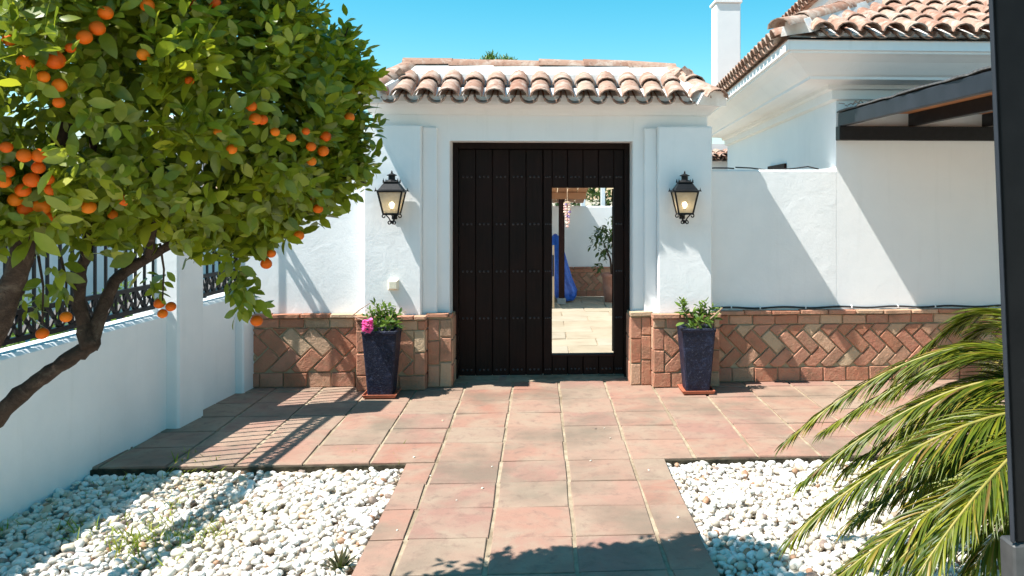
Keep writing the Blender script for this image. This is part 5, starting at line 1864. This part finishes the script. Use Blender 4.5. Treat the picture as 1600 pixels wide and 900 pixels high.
# blue cover
bc0 = W(875, 0, 17.6)[0]
v, f = [], []
n_ = 28
lv = [(0.02, 0.93, -0.10), (0.08, 0.86, -0.09), (0.13, 0.6, -0.06), (0.16, 0.3, -0.02), (0.19, 0.0, 0.04), (0.24, -0.25, 0.10), (0.21, -0.4, 0.12), (0.16, -0.47, 0.12)]
for (r_, z, dx) in lv:
    for k in range(n_):
        a = 2 * math.pi * k / n_
        rr = r_ * (1 + 0.16 * math.sin(a * 6 + z * 3) + 0.06 * math.sin(a * 11 + z * 7))
        v.append((bc0 + dx + rr * math.cos(a), 17.62 + rr * math.sin(a), z))
for i in range(len(lv) - 1):
    f += [(i * n_ + k, i * n_ + (k + 1) % n_, (i + 1) * n_ + (k + 1) % n_, (i + 1) * n_ + k) for k in range(n_)]
f += [tuple(range(n_)), tuple(range((len(lv) - 1) * n_, len(lv) * n_))]
tag(MB().add(v, f).obj("tarpaulin", "blue_tarp", smooth=True), "bright blue tarpaulin bundled upright behind the dark post in the courtyard", "tarpaulin")
sx_ = W(864.5, 0, 16.6)[0]
tag(MB().cbox(sx_ - 0.02, sx_ + 0.02, 16.58, 16.62, CZ, 0.75, 0.004).obj("wooden_pole", "pale_wood"), "thin pale wooden pole standing left of the blue tarpaulin", "pole")
# wind chime
hx_, hz_ = W(886.5, 0, 15.0)[0], W(0, 318, 15.0)[2]
wc = thing("wind_chime", (hx_, 15.0, hz_), "pink and purple shell wind chime hanging in the courtyard", "wind chime")
m = MB(); m2 = MB()
for k in range(6):
    a = k * 1.05
    x_, y_ = hx_ + 0.055 * math.cos(a), 15.0 + 0.055 * math.sin(a)
    L = 0.22 + 0.08 * (k % 3)
    m2.tube([(x_, y_, hz_), (x_, y_, hz_ - L)], 0.003, 5)
    for q in range(int(L / 0.045)):
        z = hz_ - 0.02 - q * 0.045
        m.lathe([(0.002, z + 0.024), (0.016, z + 0.008), (0.018, z - 0.006), (0.004, z - 0.018)], x_, y_, 7)
for q in range(7):
    z = hz_ - 0.05 - q * 0.06
    m.lathe([(0.002, z + 0.03), (0.03, z + 0.01), (0.034, z - 0.008), (0.004, z - 0.024)], hx_, 15.0, 7)
m.obj("shells", "shell_pink", wc, kind="stuff")
m2.lathe([(0.06, hz_ + 0.002), (0.065, hz_ + 0.02), (0.02, hz_ + 0.03)], hx_, 15.0, 12)
m2.tube([(hx_, 15.0, hz_ + 0.03), (hx_, 15.3, 2.2)], 0.003, 5)
m2.obj("strings", "pale_wood", wc)
# potted tree
ptx = W(956, 0, 17.6)[0]
cpot = thing("clay_pot", (ptx, 17.6, CZ), "tall terracotta pot by the courtyard wall, half hidden by the wicket edge", "pot")
MB().lathe([(0.15, CZ), (0.19, CZ + 0.3), (0.20, CZ + 0.52), (0.225, CZ + 0.53), (0.225, CZ + 0.6), (0.19, CZ + 0.6), (0.18, CZ + 0.55)], ptx, 17.6, 18).obj("pot_body", "clay_pot", cpot, smooth=True)
foliage_tree("potted_tree", "leafy young tree in the terracotta pot seen through the wicket", "plant",
             [((ptx - 0.16, 17.6, 0.72), (0.36, 0.34, 0.40)), ((ptx - 0.02, 17.6, 0.95), (0.3, 0.3, 0.3)), ((ptx - 0.3, 17.55, 0.2), (0.13, 0.12, 0.14)), ((ptx - 0.3, 17.55, 0.9), (0.12, 0.12, 0.12))], "dark_leaf", (ptx, 17.6, CZ + 0.56), 240, 0.17, 5, wid=0.36, trunk_r=0.025, up=-0.5)
# white posts and greenery past the wall
for (px_, lab) in ((911, "left white post standing beyond the courtyard wall"), (942, "right white post standing beyond the courtyard wall")):
    x_ = W(px_, 0, 19.6)[0]
    tag(MB().cbox(x_ - 0.05, x_ + 0.05, 19.55, 19.65, -0.65, 2.7, 0.006).obj("white_post", "white_plastic"), lab, "post", "white posts beyond the courtyard wall")
foliage_tree("hedge_tree", "dark hedge tree beyond the courtyard wall, behind the white posts", "tree", [((1.9, 22.5, 1.3), (1.6, 0.8, 1.5))], "dark_leaf", (1.9, 22.5, -0.65), 420, 0.2, 6)
